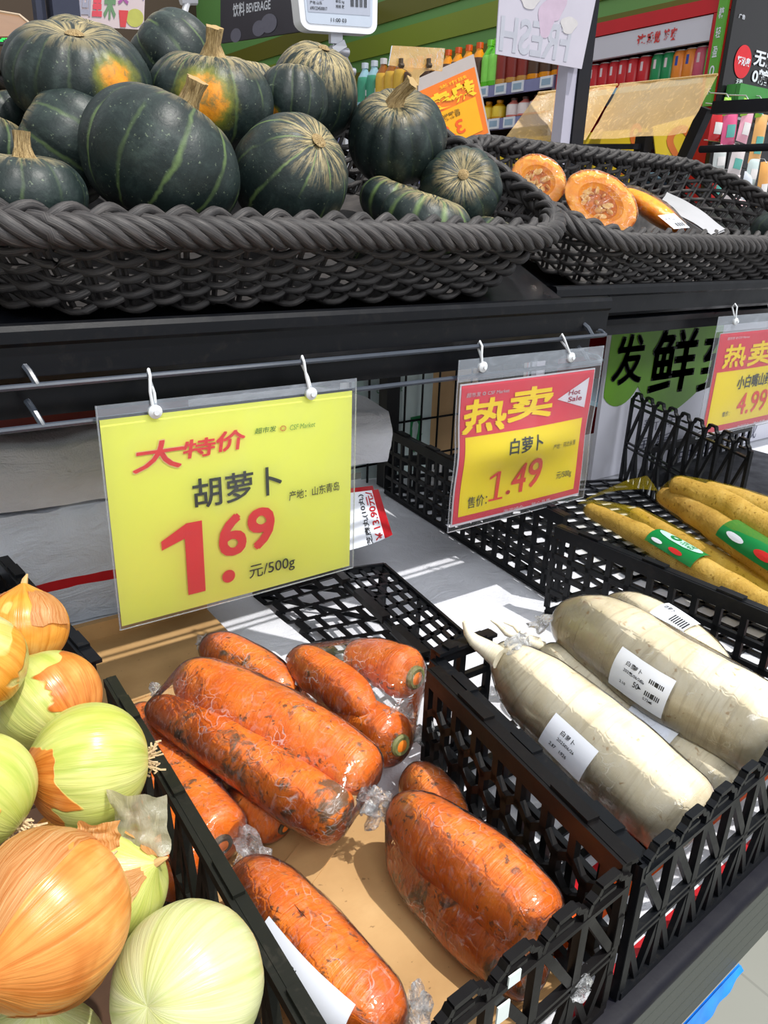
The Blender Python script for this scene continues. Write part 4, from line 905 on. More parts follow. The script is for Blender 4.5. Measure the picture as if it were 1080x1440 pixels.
def yam_pack(label, yams, tail, seed, lt=None, ltw=(0.62, 0.8)):
    r = thing('yam_pack', label, 'bagged yams', yams[0][0][0], 'yams in yellow net bags'); pts = []; A = []
    for k, (ctrl, rads) in enumerate(yams):
        mb = MB(); ax, rr = tuber(mb, ctrl, rads, 16, 40, seed + k, 0.07, 0, (.9, .9)); mb.build('yam', M_yam, r, smooth=60); pts += [V(p) for p in mb.v]; A.append((ax, rr))
    hull(pts, 'net_bag', M_net, r, 1, 0.002, 0.001, seed)
    for tl in tail:
        mb = MB(); mb.grid(lambda u, v: V(tl[0]).lerp(V(tl[1]), u).lerp(V(tl[3]).lerp(V(tl[2]), u), v) + V((0, 0, 0.014 * math.sin(u * PI) * (1 - v * 0.6) + 0.004 * noise.noise(V((u * 4, v * 4, seed))))), 14, 8); mb.build('net_tail', M_net, r)
    for ci, t0, t1, fac, half, kind in (lt or ()):
        ax, rr = A[ci]; n = len(ax) - 1
        def fn(x, yy, l=0.0):
            tt = t0 + (t1 - t0) * x; q = min(n - 1e-6, tt * n); i = int(q); f = q - i; c = ax[i].lerp(ax[i + 1], f); rad = rr[i] * (1 - f) + rr[i + 1] * f
            d = (ax[i + 1] - ax[i]).normalized(); g = V(fac); g = (g - d * g.dot(d)).normalized(); s = d.cross(g); a_ = yy * half
            return c + (g * math.cos(a_) + s * math.sin(a_)) * (rad + 0.006 + l)
        mb = MB(); mb.grid(lambda u, v: fn(u, v * 2 - 1), 12, 12); lo = mb.build('green_label', M_leaf, r)
        if kind:
            mb = MB(); mb.grid(lambda u, v: fn(0.5 + 0.44 * (2 * u - 1) * math.sqrt(max(0, 1 - (2 * v - 1) ** 2 * 0.9)), -0.34 + 0.42 * (2 * v - 1), 0.0008), 12, 8); mb.build('pale_oval', M_mint, lo)
            mb = MB(); write(mb, '◎', (0.3, -0.6, 0.5, -0.1), fn, 0, 0.02, off=0.0016); write(mb, '优选', (0.54, -0.55, 0.8, -0.3), fn, 0, 0.01, off=0.0016); write(mb, '山药', (0.54, -0.25, 0.8, -0.05), fn, 0, 0.01, off=0.0016); mb.build('lettering', M_leaf, lo, smooth=0)
        mb = MB(); mb.grid(lambda u, v: fn(0.62 + 0.14 * math.cos(2 * PI * u) * v, 0.62 + 0.17 * math.sin(2 * PI * u) * v, 0.0008), 16, 2, wrapu=True); mb.build('red_badge', M_rd, lo)
        mb = MB(); mb.grid(lambda u, v: fn(0.22 + 0.12 * math.cos(2 * PI * u) * v, 0.62 + 0.14 * math.sin(2 * PI * u) * v, 0.0008), 16, 2, wrapu=True); mb.build('white_badge', M_label, lo)
    return r
yam_pack('yams in yellow net lying along the crate edge, small green label with pale oval',
    [([yz(825, 715, .055), yz(900, 752, .055), yz(990, 805, .055), yz(1110, 872, .055)], [.014, .02, .022, .022]), ([yz(890, 720, .05), yz(960, 765, .05), yz(1050, 812, .05), yz(1140, 862, .05)], [.012, .019, .021, .02])],
    [[yz(812, 708, .07), yz(925, 690, .07), yz(910, 668, .07), yz(828, 700, .07)], [yz(812, 708, .075), yz(915, 735, .06), yz(915, 722, .06), yz(830, 703, .07)]], 61, lt=[(0, .44, .62, (-0.35, -0.5, 0.7), .9, True)])
yam_pack('thick yams in yellow net behind, wide dark green label across the end',
    [([yz(930, 695, .09), yz(985, 725, .092), yz(1050, 770, .09), yz(1130, 820, .09)], [.017, .024, .026, .026]), ([yz(945, 680, .12), yz(1010, 705, .12), yz(1080, 745, .12), yz(1150, 785, .12)], [.017, .023, .024, .024]), ([yz(990, 685, .115), yz(1050, 705, .112), yz(1120, 735, .11)], [.014, .02, .02])],
    [], 67, lt=[(0, .55, .9, (-0.35, -0.5, 0.7), 1.25, False)])
# ------------------------------------------------------------------ onions
TAN = (S(186, 104, 34), S(218, 146, 72), S(232, 182, 112)); GOLD = (S(196, 122, 30), S(226, 158, 62), S(238, 190, 104)); BROWN = (S(168, 84, 24), S(206, 124, 50), S(228, 160, 86))
PALE = (S(192, 180, 96), S(212, 204, 142), S(166, 172, 74)); LIME = (S(176, 182, 80), S(202, 204, 126), S(138, 162, 56)); IVORY = (S(184, 188, 120), S(204, 206, 160), S(162, 178, 94))
O_tan = ('tan_onion', TAN, -0.16, LIME, (-0.6, -0.6), -0.10); O_gold = ('golden_onion', GOLD, -0.04, PALE, (0, 0), 0); O_half = ('half_peeled_onion', BROWN, 0.05, LIME, (-0.85, -0.4), 0.22); O_patch = ('patched_onion', BROWN, 0.14, LIME, (0.9, 0.35), 0.20); O_pale = ('peeled_onion', GOLD, 0.26, IVORY, (-0.8, -0.6), 0.18); O_lime = ('lime_peeled_onion', GOLD, 0.22, LIME, (0, 0), 0)
onion('big tan onion with brown papery skin and loose flakes, in front', 62, 1292, 240, 0.385, (-0.75, -0.55, 0.2), O_tan, seed=1, neck=0.18, peel=[(0.05, 0.1, 0.14, 0.62, 0.05), (0.3, 0.3, 0.12, 0.5, 0.06), (0.62, 0.25, 0.1, 0.5, 0.07)], roots=True)
onion('large peeled whitish green onion at the bottom beside the crate rail', 264, 1384, 216, 0.415, (0.5, 0.3, -0.4), O_pale, seed=2, neck=0.1, tuft=False, roots=False)
onion('round onion with orange skin on one side and root hairs facing the carrots', 126, 1076, 172, 0.501, (-0.95, 0.2, 0.15), O_half, seed=3, neck=0.12)
onion('green streaked onion with an orange brown patch, behind the one with root hairs', 68, 986, 146, 0.56, (-0.3, 0.75, 0.5), O_patch, seed=14, neck=0.2, peel=[(0.2, 0.2, 0.12, 0.4, 0.04)])
onion('onion with torn translucent skin, furthest back in the heap', 34, 884, 120, 0.645, (0.2, 0.5, 0.85), O_gold, seed=5, neck=0.15, peel=[(0.4, 0.12, 0.2, 0.4, 0.07), (0.75, 0.15, 0.15, 0.35, 0.07)], roots=False)
onion('golden onion cut by the photo edge, above the pale one', -42, 935, 152, 0.507, (-0.4, -0.2, 0.9), O_gold, seed=6, neck=0.2)
onion('pale green onion cut by the photo edge, beside the one with root hairs', -38, 1116, 172, 0.446, (-0.5, 0.4, 0.6), O_lime, seed=7, neck=0.2)
onion('yellow green onion wedged between the big tan one and the crate rail', 162, 1246, 148, 0.465, (0.55, -0.5, 0.6), O_lime, seed=8, neck=0.2, peel=[(0.1, 0.05, 0.2, 0.2, 0.12), (0.5, 0.06, 0.15, 0.2, 0.12)])
onion('pale onion at the very bottom edge under the big tan one', 50, 1512, 200, 0.425, (0.2, 0.2, 0.9), O_pale, seed=9, neck=0.1, roots=False, tuft=False)
onion('shaded onion low in the gap between the golden and the root hair onion', 95, 1190, 110, 0.56, (0.1, 0.2, 0.9), O_gold, seed=10, neck=0.1, roots=False)
onion('shaded brown onion low under the green streaked one', 5, 1035, 120, 0.6, (0.1, 0.3, 0.9), O_tan, seed=11, neck=0.1, roots=False)
# loose pieces of skin
def skin_piece(label, px, py, D, w, h, tilt, seed, mat):
    c = P(px, py, D=D); q = Quaternion((AX * -1 + AZ * 0.2).normalized(), tilt)
    mb = MB(); rx, uy = c2w(V((1, 0, 0))), c2w(V((0, -1, 0))); bk = c2w(V((0, 0, -1)))
    def fn(u, v):
        a, b = u - 0.5, v - 0.5
        k = 1 + 0.35 * noise.noise(V((a * 3 + seed, b * 3, 1)))
        return c + (rx * a * w + uy * b * h) * k + bk * (0.35 * w * (0.25 - a * a) * 2 + 0.12 * w * noise.noise(V((a * 5, b * 5, seed))))
    mb.grid(fn, 14, 14); o = mb.build('onion_skin', mat, base=c, smooth=60); tag(o, label, 'onion skin'); return o
skin_piece('loose curl of translucent greyish onion skin by the crate rail', 196, 1156, 0.468, 0.034, 0.034, 0, 3, clear('translucent_skin', 0.5, 0.25, tint=S(210, 200, 170), col=S(196, 190, 160), streak=0.2, scale=(80, 80, 20), bmp=0.6))
skin_piece('flake of tan skin standing up over the big tan onion', 140, 1172, 0.405, 0.022, 0.014, 0, 6, M_flake)
# ------------------------------------------------------------------ pumpkins
up = V((0, 0, 1)); toward = V((-0.42, -0.62, 0.1))
pumpkin('pumpkin lying tilted in front with thick pale stem at its upper right', 228, 230, 222, 0.835, (0.42, -0.05, 0.75), 0.82, 10, seed=1, bend=(-0.12, 0.1), pale=0.9, deep=0.04)
pumpkin('pumpkin showing a round tan blossom scar and pale star stripes', 408, 250, 164, 0.93, (0.12, -0.72, 0.52), 0.94, 10, stem=False, scar=True, seed=2, dim=0.02, deep=0.02, pale=1.0)
pumpkin('plain dark pumpkin behind the tilted front one, facing left', 98, 205, 172, 0.875, (-0.75, 0.25, 0.5), 0.80, 10, stem=False, seed=3, pale=0.6)
pumpkin('top pumpkin with ribs meeting in a stem scar and an orange patch', 110, 107, 202, 0.887, (-0.08, -0.36, 0.92), 0.66, 14, patch=(168, 114), pr=0.30, stem=False, scar=True, seed=4, dim=0.17, deep=0.07, pale=0.2)
pumpkin('pumpkin with pale stripes resting on edge at the top of the heap', 245, 84, 126, 1.023, (-0.5, 0.35, 0.6), 0.9, 10, stem=False, seed=5, pale=0.9)
pumpkin('pumpkin with upright woody stem and two orange blotches', 298, 143, 176, 0.962, (-0.03, -0.2, 0.95), 0.74, 12, patch=(288, 138), pr=0.42, seed=6, tan=0.06, bend=(0.05, 0.05), dim=0.14)
pumpkin('tall brownish pumpkin at the right of the heap with corky top scar', 442, 130, 124, 1.117, (0.0, -0.45, 0.85), 0.98, 12, stem=False, scar=True, seed=7, tan=0.16, pale=0.25, dim=0.08)
pumpkin('small dark pumpkin with sunlit corky rim in front of the brownish one', 412, 142, 98, 1.033, (0.1, 0.05, 0.95), 0.95, 11, patch=(388, 158), pr=0.16, stem=False, seed=8, tan=0.05, pale=0.3)
pumpkin('shiny dark pumpkin with a long curved corky stem at the right end', 558, 194, 140, 1.121, (-0.35, -0.42, 0.8), 0.84, 13, seed=9, bend=(-0.3, 0.1), dim=0.16, deep=0.07, pale=0.1)
pumpkin('dark pumpkin with a ragged tan scar low at the right end', 648, 266, 116, 1.119, (-0.45, -0.6, 0.35), 0.85, 11, stem=False, scar=True, seed=10, pale=0.2)
pumpkin('small striped green pumpkin below the shiny one', 556, 288, 104, 1.097, (0.2, -0.2, 0.9), 0.66, 10, stem=False, seed=11, tan=0.05, pale=1.0)
pumpkin('small flat striped pumpkin touching the basket rim', 600, 312, 136, 1.02, (0.15, -0.2, 0.9), 0.60, 10, stem=False, seed=12, tan=0.06, pale=1.0)
pumpkin('striped pumpkin low inside the basket end', 694, 332, 74, 1.10, (0.3, -0.1, 0.9), 0.66, 10, stem=False, seed=13, tan=0.06, pale=1.0)
pumpkin('small pumpkin peeping between the scarred and the striped ones', 490, 338, 80, 0.97, (0.2, -0.3, 0.9), 0.7, 10, stem=False, seed=14, tan=0.1, pale=0.8)
pumpkin('pumpkin low at the left end with a stubby woody stem', 38, 272, 168, 0.75, (0.0, -0.1, 0.98), 0.66, 10, seed=15, bend=(0.02, 0.02), pale=0.5, dim=0.14)
pumpkin('pumpkin with sunlit crown cut by the photo edge, above the stubby stemmed one', -12, 212, 130, 0.858, (0.2, 0.1, 0.9), 0.7, 10, stem=False, seed=16, tan=0.1)
pumpkin('dark pumpkin at the basket end glimpsed beside the ribbed top one', 4, 165, 90, 0.949, (-0.2, 0.2, 0.9), 0.7, 10, stem=False, seed=17)
pumpkin('pumpkin with rugged sunlit crown peeping over the ribbed top one', 122, 72, 124, 0.973, (0.1, -0.3, 0.9), 0.68, 12, stem=False, seed=18, tan=0.12, dim=0.12)
pumpkin('pumpkin mostly hidden behind the blotched one, tan shoulder showing', 345, 128, 104, 1.073, (0.0, -0.1, 0.9), 0.8, 11, stem=False, seed=19, tan=0.14)
# ------------------------------------------------------------------ cut pumpkin pieces
M_flesh = cutmat(); M_seed = flat('pumpkin_seed', S(236, 200, 130), 0.4, 0.08, 200); M_rind = flat('orange_rind', S(214, 120, 26), 0.4, 0.1, 60); M_pulp = flat('stringy_pulp', S(206, 116, 24), 0.4, 0.25, 90, bmp=0.8)
def half_pumpkin(label, px, py, D, R, nrm, up_, stretchy=1.35, seed=0):
    c = P(px, py, D=D); n = V(nrm).normalized(); u = V(up_); u = (u - n * u.dot(n)).normalized(); s = n.cross(u)
    r = thing('cut_pumpkin', label, 'cut pumpkin', c, 'film wrapped cut pumpkin'); T = lambda a, b, d: c + s * a + u * b + n * d
    A = R * stretchy
    mb = MB(); mb.grid(lambda a, v: T(A * math.cos(2 * PI * a) * math.sin(PI / 2 * v), R * math.sin(2 * PI * a) * math.sin(PI / 2 * v), -R * 0.62 * math.cos(PI / 2 * v)), 40, 12, wrapu=True); mb.build('rind', M_rind, r)
    def ff(a, v):                             # cut face with a hollow in the middle
        k = v; d = -0.34 * R * max(0.0, 1 - (k / 0.62) ** 2) ** 0.7 + 0.012 * R * noise.noise(V((a * 9, v * 9, seed)))
        return T(A * math.cos(2 * PI * a) * k, R * math.sin(2 * PI * a) * k, d)
    mb = MB(); mb.grid(ff, 48, 22, wrapu=True, mf=lambda a, v: 1 if v < 0.5 else 0); fo = mb.build('cut_face', [M_flesh, M_pulp], r)
    rn = random.Random(seed); sd = None
    for k in range(24):
        a, q = rn.uniform(0, 2 * PI), math.sqrt(rn.uniform(0.02, 1)) * 0.5
        p = T(A * math.cos(a) * q, R * math.sin(a) * q, -0.30 * R * max(0, 1 - (q / 0.62) ** 2) ** 0.7 + 0.02 * R)
        if sd is None:
            mb = MB(); mb.grid(lambda a, v: V((math.cos(2 * PI * a) * math.sin(PI * v) * 0.0085, math.sin(2 * PI * a) * math.sin(PI * v) * 0.0052, math.cos(PI * v) * 0.0022)), 10, 6, wrapu=True); o = sd = mb.build('pumpkin_seed', M_seed, fo, local=True)
        else: o = sd.copy(); COL.objects.link(o); o.parent = fo
        o.location = p - c; o.rotation_euler = (rn.uniform(-.7, .7) + 1.0, rn.uniform(-.7, .7), rn.uniform(0, 6))
    hull([T(A * math.cos(t) * 1.01, R * math.sin(t) * 1.01, 0.003) for t in [k * PI / 24 for k in range(48)]] + [T(A * .8 * math.cos(t), R * .8 * math.sin(t), -R * 0.45) for t in [k * PI / 12 for k in range(24)]] + [T(0, 0, -R * .66)], 'cling_film', M_film, r, 3, 0.001, 0.0015, seed)
    return r
half_pumpkin('front wrapped half pumpkin with seeds showing', 845, 284, 1.42, 0.052, (-0.50, -0.74, 0.40), (0.605, -0.054, 0.789), 1.42, 3)
half_pumpkin('wrapped half pumpkin behind, catching the sun on its top', 757, 254, 1.45, 0.047, (-0.50, -0.74, 0.36), (0.5, -0.05, 0.8), 1.15, 5)
def wedge():
    c = P(925, 296, D=1.46); r = thing('cut_pumpkin', 'wrapped pumpkin wedge with white barcode label beside the halves', 'cut pumpkin', c, 'film wrapped cut pumpkin')
    a, b = P(880, 268, D=1.50), P(962, 322, D=1.44); ax = (b - a)
    mb = MB(); up_ = V((0, 0, 1)); s = ax.cross(up_).normalized()
    mb.grid(lambda u, v: a + ax * v + (s * math.cos(2 * PI * u) * 0.030 + up_ * math.sin(2 * PI * u) * 0.026 * (1 if math.sin(2 * PI * u) < 0 else 0.7)) * math.sin(PI * min(1, max(0, v * 0.96 + 0.02))) ** 0.5, 20, 16, wrapu=True); mb.build('flesh', M_flesh, r)
    hull([V(p) + V((0, 0, 0.003)) for p in mb.v], 'cling_film', M_film, r, 1, 0.003, 0.002, 2)
    q = [P(925, 303, D=1.425), P(948, 300, D=1.43), P(970, 320, D=1.415), P(948, 322, D=1.41)]
    fn = lambda x, yy, l=0.0: q[3].lerp(q[2], x).lerp(q[0].lerp(q[1], x), yy) + (EYE - q[0]).normalized() * (l + 0.002)
    mb = MB(); mb.grid(lambda u, v: fn(u, v), 4, 4); lo = mb.build('price_label', M_label, r)
    mb = MB(); barcode(mb, (0.4, 0.15, 0.9, 0.4), fn); write(mb, '￥ 4.52', (0.15, 0.6, 0.7, 0.8), fn); mb.build('printed_text', M_ink, lo, smooth=0)
wedge()
q = [P(938, 270, D=1.58), P(1020, 322, D=1.47), P(1000, 330, D=1.44), P(925, 292, D=1.50)]
mb = MB(); mb.grid(lambda u, v: q[0].lerp(q[1], u).lerp(q[3].lerp(q[2], u), v) + V((0, 0, 0.006 * math.sin(u * PI) + 0.003 * noise.noise(V((u * 3, v * 3, 2))))), 12, 8)
mb.grid(lambda u, v: q[0].lerp(q[1], u).lerp(q[3].lerp(q[2], u), 1 - v) + V((0, 0, -0.004 + 0.006 * math.sin(u * PI))), 12, 8)
tag(mb.build('grey_sheet', flat('grey_plastic', S(176, 176, 180), 0.35, 0.03), base=q[3]), 'smooth grey plastic sheet leaning on the back of the cut pumpkin basket', 'sheet')
whole_ = pumpkin('dark whole pumpkin in the cut pumpkin basket, cut by the photo edge', 1098, 330, 84, 1.68, (0.2, -0.2, 0.9), 0.7, 11, stem=False, seed=22, pale=0.2); whole_['group'] = 'whole pumpkin beside cut ones'
# ------------------------------------------------------------------ under the upper shelf
M_sack = sack_mat('grey_white_sack', S(228, 230, 236)); M_sackb = sack_mat('bluish_white_sack', S(212, 218, 230))
def sack(name, label, xa, xb, ya, yb, dep, z0, z1, mats, mf, seed):
    r = thing('folded_sack', label, 'sack', ((xa + xb) / 2, (ya + yb) / 2 + dep / 2, z0))
    def body(u, v):                            # profile round a soft flat bundle
        x = xa + (xb - xa) * u; t = v * 4; y0 = ya + (yb - ya) * u
        if t < 1: p = (y0 + 0.01 - 0.012 * math.sin(PI * t), z0 + (z1 - z0) * t)
        elif t < 2: p = (y0 + 0.01 + dep * (t - 1), z1 + 0.008 * math.sin(PI * (t - 1)))
        elif t < 3: p = (y0 + dep + 0.01, z1 - (z1 - z0) * (t - 2))
        else: p = (y0 + dep + 0.01 - dep * (t - 3), z0)
        w = 0.008 * noise.noise(V((x * 9, t * 1.3, seed))) + 0.003 * noise.noise(V((x * 30, t * 6, seed)))
        return V((x, p[0] + w, p[1] + (w if 0.9 < t < 3 else w * 0.3)))
    mb = MB(); mb.grid(body, 60, 48, mf=mf); mb.build('sack_body', mats, r, smooth=70)
    for e in (0, 1):
        mb = MB(); ring = [body(e, k / 48) for k in range(48)]; mb.add(ring, [tuple(range(48)) if e else tuple(reversed(range(48)))], 0); mb.build('sack_end', mats[0], r, smooth=0)
    return r
sack('folded_sack', 'bluish white sack with red band, lower of the two folded sacks', -0.15, 0.60, 1.075, 1.02, 0.26, ZD, H - 0.395, [M_sackb, M_redp], lambda u, v: 1 if (0.088 < v < 0.110 or (0.345 < u < 0.352 and v < 0.25)) else 0, 3)
sack('folded_sack', 'greyish white sack with a torn corner, upper of the two folded sacks', -0.15, 0.72, 1.085, 0.985, 0.25, H - 0.388, H - 0.302, [M_sack], lambda u, v: 0, 8)
mb = MB(); q = P(60, 600, y=1.16); mb.prism([(x, 1.11, z) for x, z in ((-0.2, H - 0.290), (0.42, H - 0.290), (0.42, H - 0.262), (0.2, H - 0.255), (-0.2, H - 0.258))], (0, 1, 0), 0.12)
tag(mb.build('flat_box', flat('dark_red_carton', S(110, 14, 22), 0.5, 0.1, 20), base=(0.2, 1.2, H - 0.29), smooth=20), 'dark red flat carton lying on top of the white sacks', 'box')
# red packet with turned price writing
pk = [P(490, 693, y=0.90), P(532, 688, y=0.90), P(552, 752, y=0.88), P(505, 768, y=0.87)]
r = thing('red_packet', 'red packet with white panel and sideways price writing, behind the yellow card', 'packet', pk[3])
ex = pk[0] - (pk[1] - pk[0]) * 0.6; ex2 = pk[3] - (pk[2] - pk[3]) * 0.6
fp = lambda x, yy, l=0.0: ex2.lerp(pk[2], x).lerp(ex.lerp(pk[1], x), yy) + V((0.25, -0.9, 0.3)).normalized() * (l + 0.012 * math.sin(PI * min(1, max(0, x))) )
mb = MB(); mb.grid(lambda u, v: fp(u, v), 14, 14, mf=lambda u, v: 1 if u < 0.80 else 0); mb.grid(lambda u, v: fp(u, 1 - v) + V((0.01, 0.03, -0.005)), 14, 14); mb.build('wrapper', [M_redp, M_label], r)
def side(x, yy, l): return fp(x, yy, l)
def wr_side(mb, body, box, m):                 # writing that runs up the packet
    vs, fs, (a, b, c, d) = glyphs(body, 0.015); x0, y0, x1, y1 = box; pts = []
    for x, yv in vs: uu, vv = (x - a) / (c - a), (yv - b) / (d - b); pts.append(fp(x1 - (x1 - x0) * vv, y0 + (y1 - y0) * uu, 0.001))
    mb.add(pts, fs, m)
mb = MB(); wr_side(mb, '￥13.90元/', (0.58, 0.02, 0.76, 0.98), 0); mb.build('red_lettering', M_redp, r, smooth=0)
mb = MB(); wr_side(mb, '芝麻丸(10丸)', (0.42, 0.0, 0.54, 0.95), 0); mb.build('black_lettering', M_ink, r, smooth=0)
# wire back and the printed carrier bag behind it
wg = thing('wire_grid', 'black wire grid panel upright at the back of the table behind the crates', 'wire grid', (1.05, 1.36, ZD))
for k in range(14):
    mb = MB(); x = 0.78 + k * 0.05; mb.tube([(x, 1.36, ZD), (x, 1.36, H - 0.02)], 0.0028, 6); mb.build('wire', M_steel, wg)
for k in range(6):
    mb = MB(); z = ZD + 0.04 + k * 0.09; mb.tube([(0.76, 1.366, z), (1.45, 1.366, z)], 0.0028, 6); mb.build('wire', M_steel, wg)
bagc = (1.02, 1.42, ZD); bg_ = thing('carrier_bag', 'white carrier bag with green arrow print standing behind the wire grid', 'bag', bagc)
M_gprint = flat('green_print', S(20, 130, 70), 0.5, 0.05)
fb = lambda x, yy, l=0.0: V((0.93 + 0.20 * x, 1.385 - 0.012 * math.sin(PI * x) - l + 0.004 * noise.noise(V((x * 5, yy * 5, 3))), ZD + 0.36 * yy))
mb = MB(); mb.grid(fb, 16, 20); mb.grid(lambda u, v: fb(1 - u, v) + V((0, 0.05, 0)), 16, 20); mb.build('bag_body', flat('white_film_bag', S(206, 222, 220), 0.4, 0.04), bg_)
mb = MB()
for ax_ in (0.25, 0.72):
    for ay in (0.80, 0.22): mb.add([fb(ax_ + dx, ay + dy, 0.001) for dx, dy in ((-.08, .16), (.08, .16), (.08, .03), (.14, .03), (0, -.09), (-.14, .03), (-.08, .03))], [(0, 1, 2, 3, 4, 5, 6)])
write(mb, '♻', (0.15, 0.38, 0.4, 0.52), fb, 0, 0.01, off=0.001); write(mb, 'CSF Market', (0.16, 0.56, 0.5, 0.6), fb, 0, off=0.001); mb.build('green_print', M_gprint, bg_, smooth=0)
mb = MB(); c = V((1.24, 1.45, ZD)); mb.grid(lambda u, v: c + V((0.09 * math.cos(2 * PI * u) * (1 - 0.2 * v), 0.05 * math.sin(2 * PI * u), 0.42 * v + 0.01 * noise.noise(V((u * 6, v * 6, 1))))), 28, 14, wrapu=True); mb.add([c + V((0.072 * math.cos(2 * PI * k / 28), 0.05 * math.sin(2 * PI * k / 28), 0.42)) for k in range(28)], [tuple(range(28))])
tag(mb.build('kraft_sack', flat('tan_kraft', S(196, 158, 112), 0.6, 0.08, 14), base=c), 'tan kraft sack standing behind the wire grid beside the carrier bag', 'sack')
# printed board at the back of the yams
yb = 1.10
bd = thing('printed_board', 'white board with huge black characters on a green disc, behind the yams', 'board', (2.0, yb, ZD))
f3 = lambda x, z, l=0.0: V((x, yb - l, z))
mb = MB(); mb.box((1.975, yb + 0.006, (ZD + H - 0.114) / 2), (1.15, 0.01, H - 0.116 - ZD)); mb.build('board_sheet', flat('white_board', S(212, 212, 224), 0.5, 0.03, 4), bd, smooth=0)
def z_(px, py): return P(px, py, y=yb)
cc = z_(958, 482); rad = (z_(1000, 470) - z_(915, 470)).length * 0.68
mb = MB(); mb.add([f3(cc.x + rad * math.cos(a) * (1 + 0.03 * math.sin(9 * a)), cc.z + min(H - 0.118 - cc.z, rad * math.sin(a) * (1 + 0.03 * math.sin(7 * a))), 0.001) for a in [2 * PI * k / 60 for k in range(60)]], [tuple(range(60))])
c2 = z_(880, 490); mb.add([f3(max(1.402, c2.x + rad * .55 * math.cos(a)), min(H - 0.118, c2.z + rad * .8 * math.sin(a)), 0.0006) for a in [2 * PI * k / 40 for k in range(40)]], [tuple(range(40))]); mb.build('green_disc', flat('leaf_green_print', S(98, 150, 26), 0.5, 0.04), bd, smooth=0)
mb = MB()
for ch, (a0, a1, top, bot) in (('鲜', (915, 978, 462, 552)), ('发', (862, 905, 470, 540)), ('到', (985, 1040, 470, 548)), ('家', (1050, 1110, 460, 540))):
    cx = (a0 + a1) / 2; write(mb, ch, (z_(a0, (top + bot) / 2).x, z_(cx, bot).z, z_(a1, (top + bot) / 2).x, z_(cx, top).z), f3, 0, 0.0, off=0.002, bold=0.02); mb.build('black_lettering', pm(22, 24, 24, 0.6, spec=0.2), bd, smooth=0); mb = MB()
mb = MB()
for ch, a0, a1, t, b_ in (('积分商城', 975, 1062, 598, 626), ('电子会章', 955, 1030, 622, 648), ('新鲜', 905, 948, 585, 604), ('国货', 895, 940, 612, 632)):
    cx = (a0 + a1) / 2; write(mb, ch, (z_(a0, (t + b_) / 2).x, z_(cx, b_).z, z_(a1, (t + b_) / 2).x, z_(cx, t).z), f3, 0, -0.012, off=0.002); mb.build('thin_lettering', pm(60, 62, 90, 0.5), bd, smooth=0); mb = MB()
# ------------------------------------------------------------------ things standing behind the baskets
def plate(px4, y, th=0.006, x=None):
    return [P(*p, y=y) if x is None else P(*p, x=x) for p in px4]
def pfn(q):                                    # surface over four corners: top-left, top-right, bottom-right, bottom-left
    n = (q[1] - q[0]).cross(q[3] - q[0]).normalized()
    if n.dot(EYE - q[0]) < 0: n = -n
    return (lambda x, yy, l=0.0: q[3].lerp(q[2], x).lerp(q[0].lerp(q[1], x), yy) + n * l), n
def slab(mb, q, th, m=0):
    f, n = pfn(q); mb.add([*q, *[p - n * th for p in q]], [(0, 1, 2, 3), (7, 6, 5, 4), (0, 4, 5, 1), (1, 5, 6, 2), (2, 6, 7, 3), (3, 7, 4, 0)], m)
M_post = plastic_black('matt_black_steel', (28, 29, 36), 0.45, 0.05)
# square post; an added pale strip paints the light on its side face
b0, t0 = P(808, 216, y=1.75), P(841, 0, y=1.75)
po = thing('square_post', 'black square steel post behind the baskets with a pale strip for its lit side', 'post', (b0.x, 1.78, 0))
mb = MB(); mb.box((b0.x + 0.012, 1.78, 1.15), (0.052, 0.052, 2.3)); mb.build('post', M_post, po, smooth=0)
mb = MB(); mb.box((b0.x - 0.036, 1.78, 0.92), (0.04, 0.04, 1.84)); mb.build('lit_side_strip', flat('lit_lilac_face', S(184, 182, 200), 0.35, 0.03), po, smooth=0)
# translucent poster clipped to the post
q = plate([(706, -60), (846, -40), (818, 97), (697, 76)], 1.735)
ps = thing('hanging_poster', 'translucent white poster with faded reversed lettering hung on the post', 'poster', q[3])
mb = MB(); slab(mb, q, 0.003); sh = mb.build('poster_sheet', flat('milky_plastic', S(196, 192, 206), 0.4, 0.03, 10), ps, smooth=0)
f, n = pfn(q)
mb = MB(); write(mb, 'FRESH', (0.03, 0.04, 0.80, 0.42), f, 0, 0.02, mirror=True, off=0.001); mb.build('faded_lettering', pm(182, 184, 196, 0.5), sh, smooth=0)
mb = MB()
for (a, b, r1, r2, k) in ((0.58, 0.6, 0.1, 0.16, 0), (0.5, 0.45, 0.09, 0.2, 0), (0.75, 0.42, 0.09, 0.09, 1), (0.3, 0.62, 0.1, 0.1, 1)):
    mb.add([f(a + r1 * math.cos(t) * (1 + .2 * math.sin(3 * t)), b + r2 * math.sin(t), 0.0006 + 0.0005 * r1 * 10 + 0.0004 * k) for t in [k2 * PI / 14 for k2 in range(28)]], [tuple(range(28))], k)
mb.build('faded_print', [pm(196, 176, 196, 0.5), pm(204, 200, 202, 0.5)], sh, smooth=0)
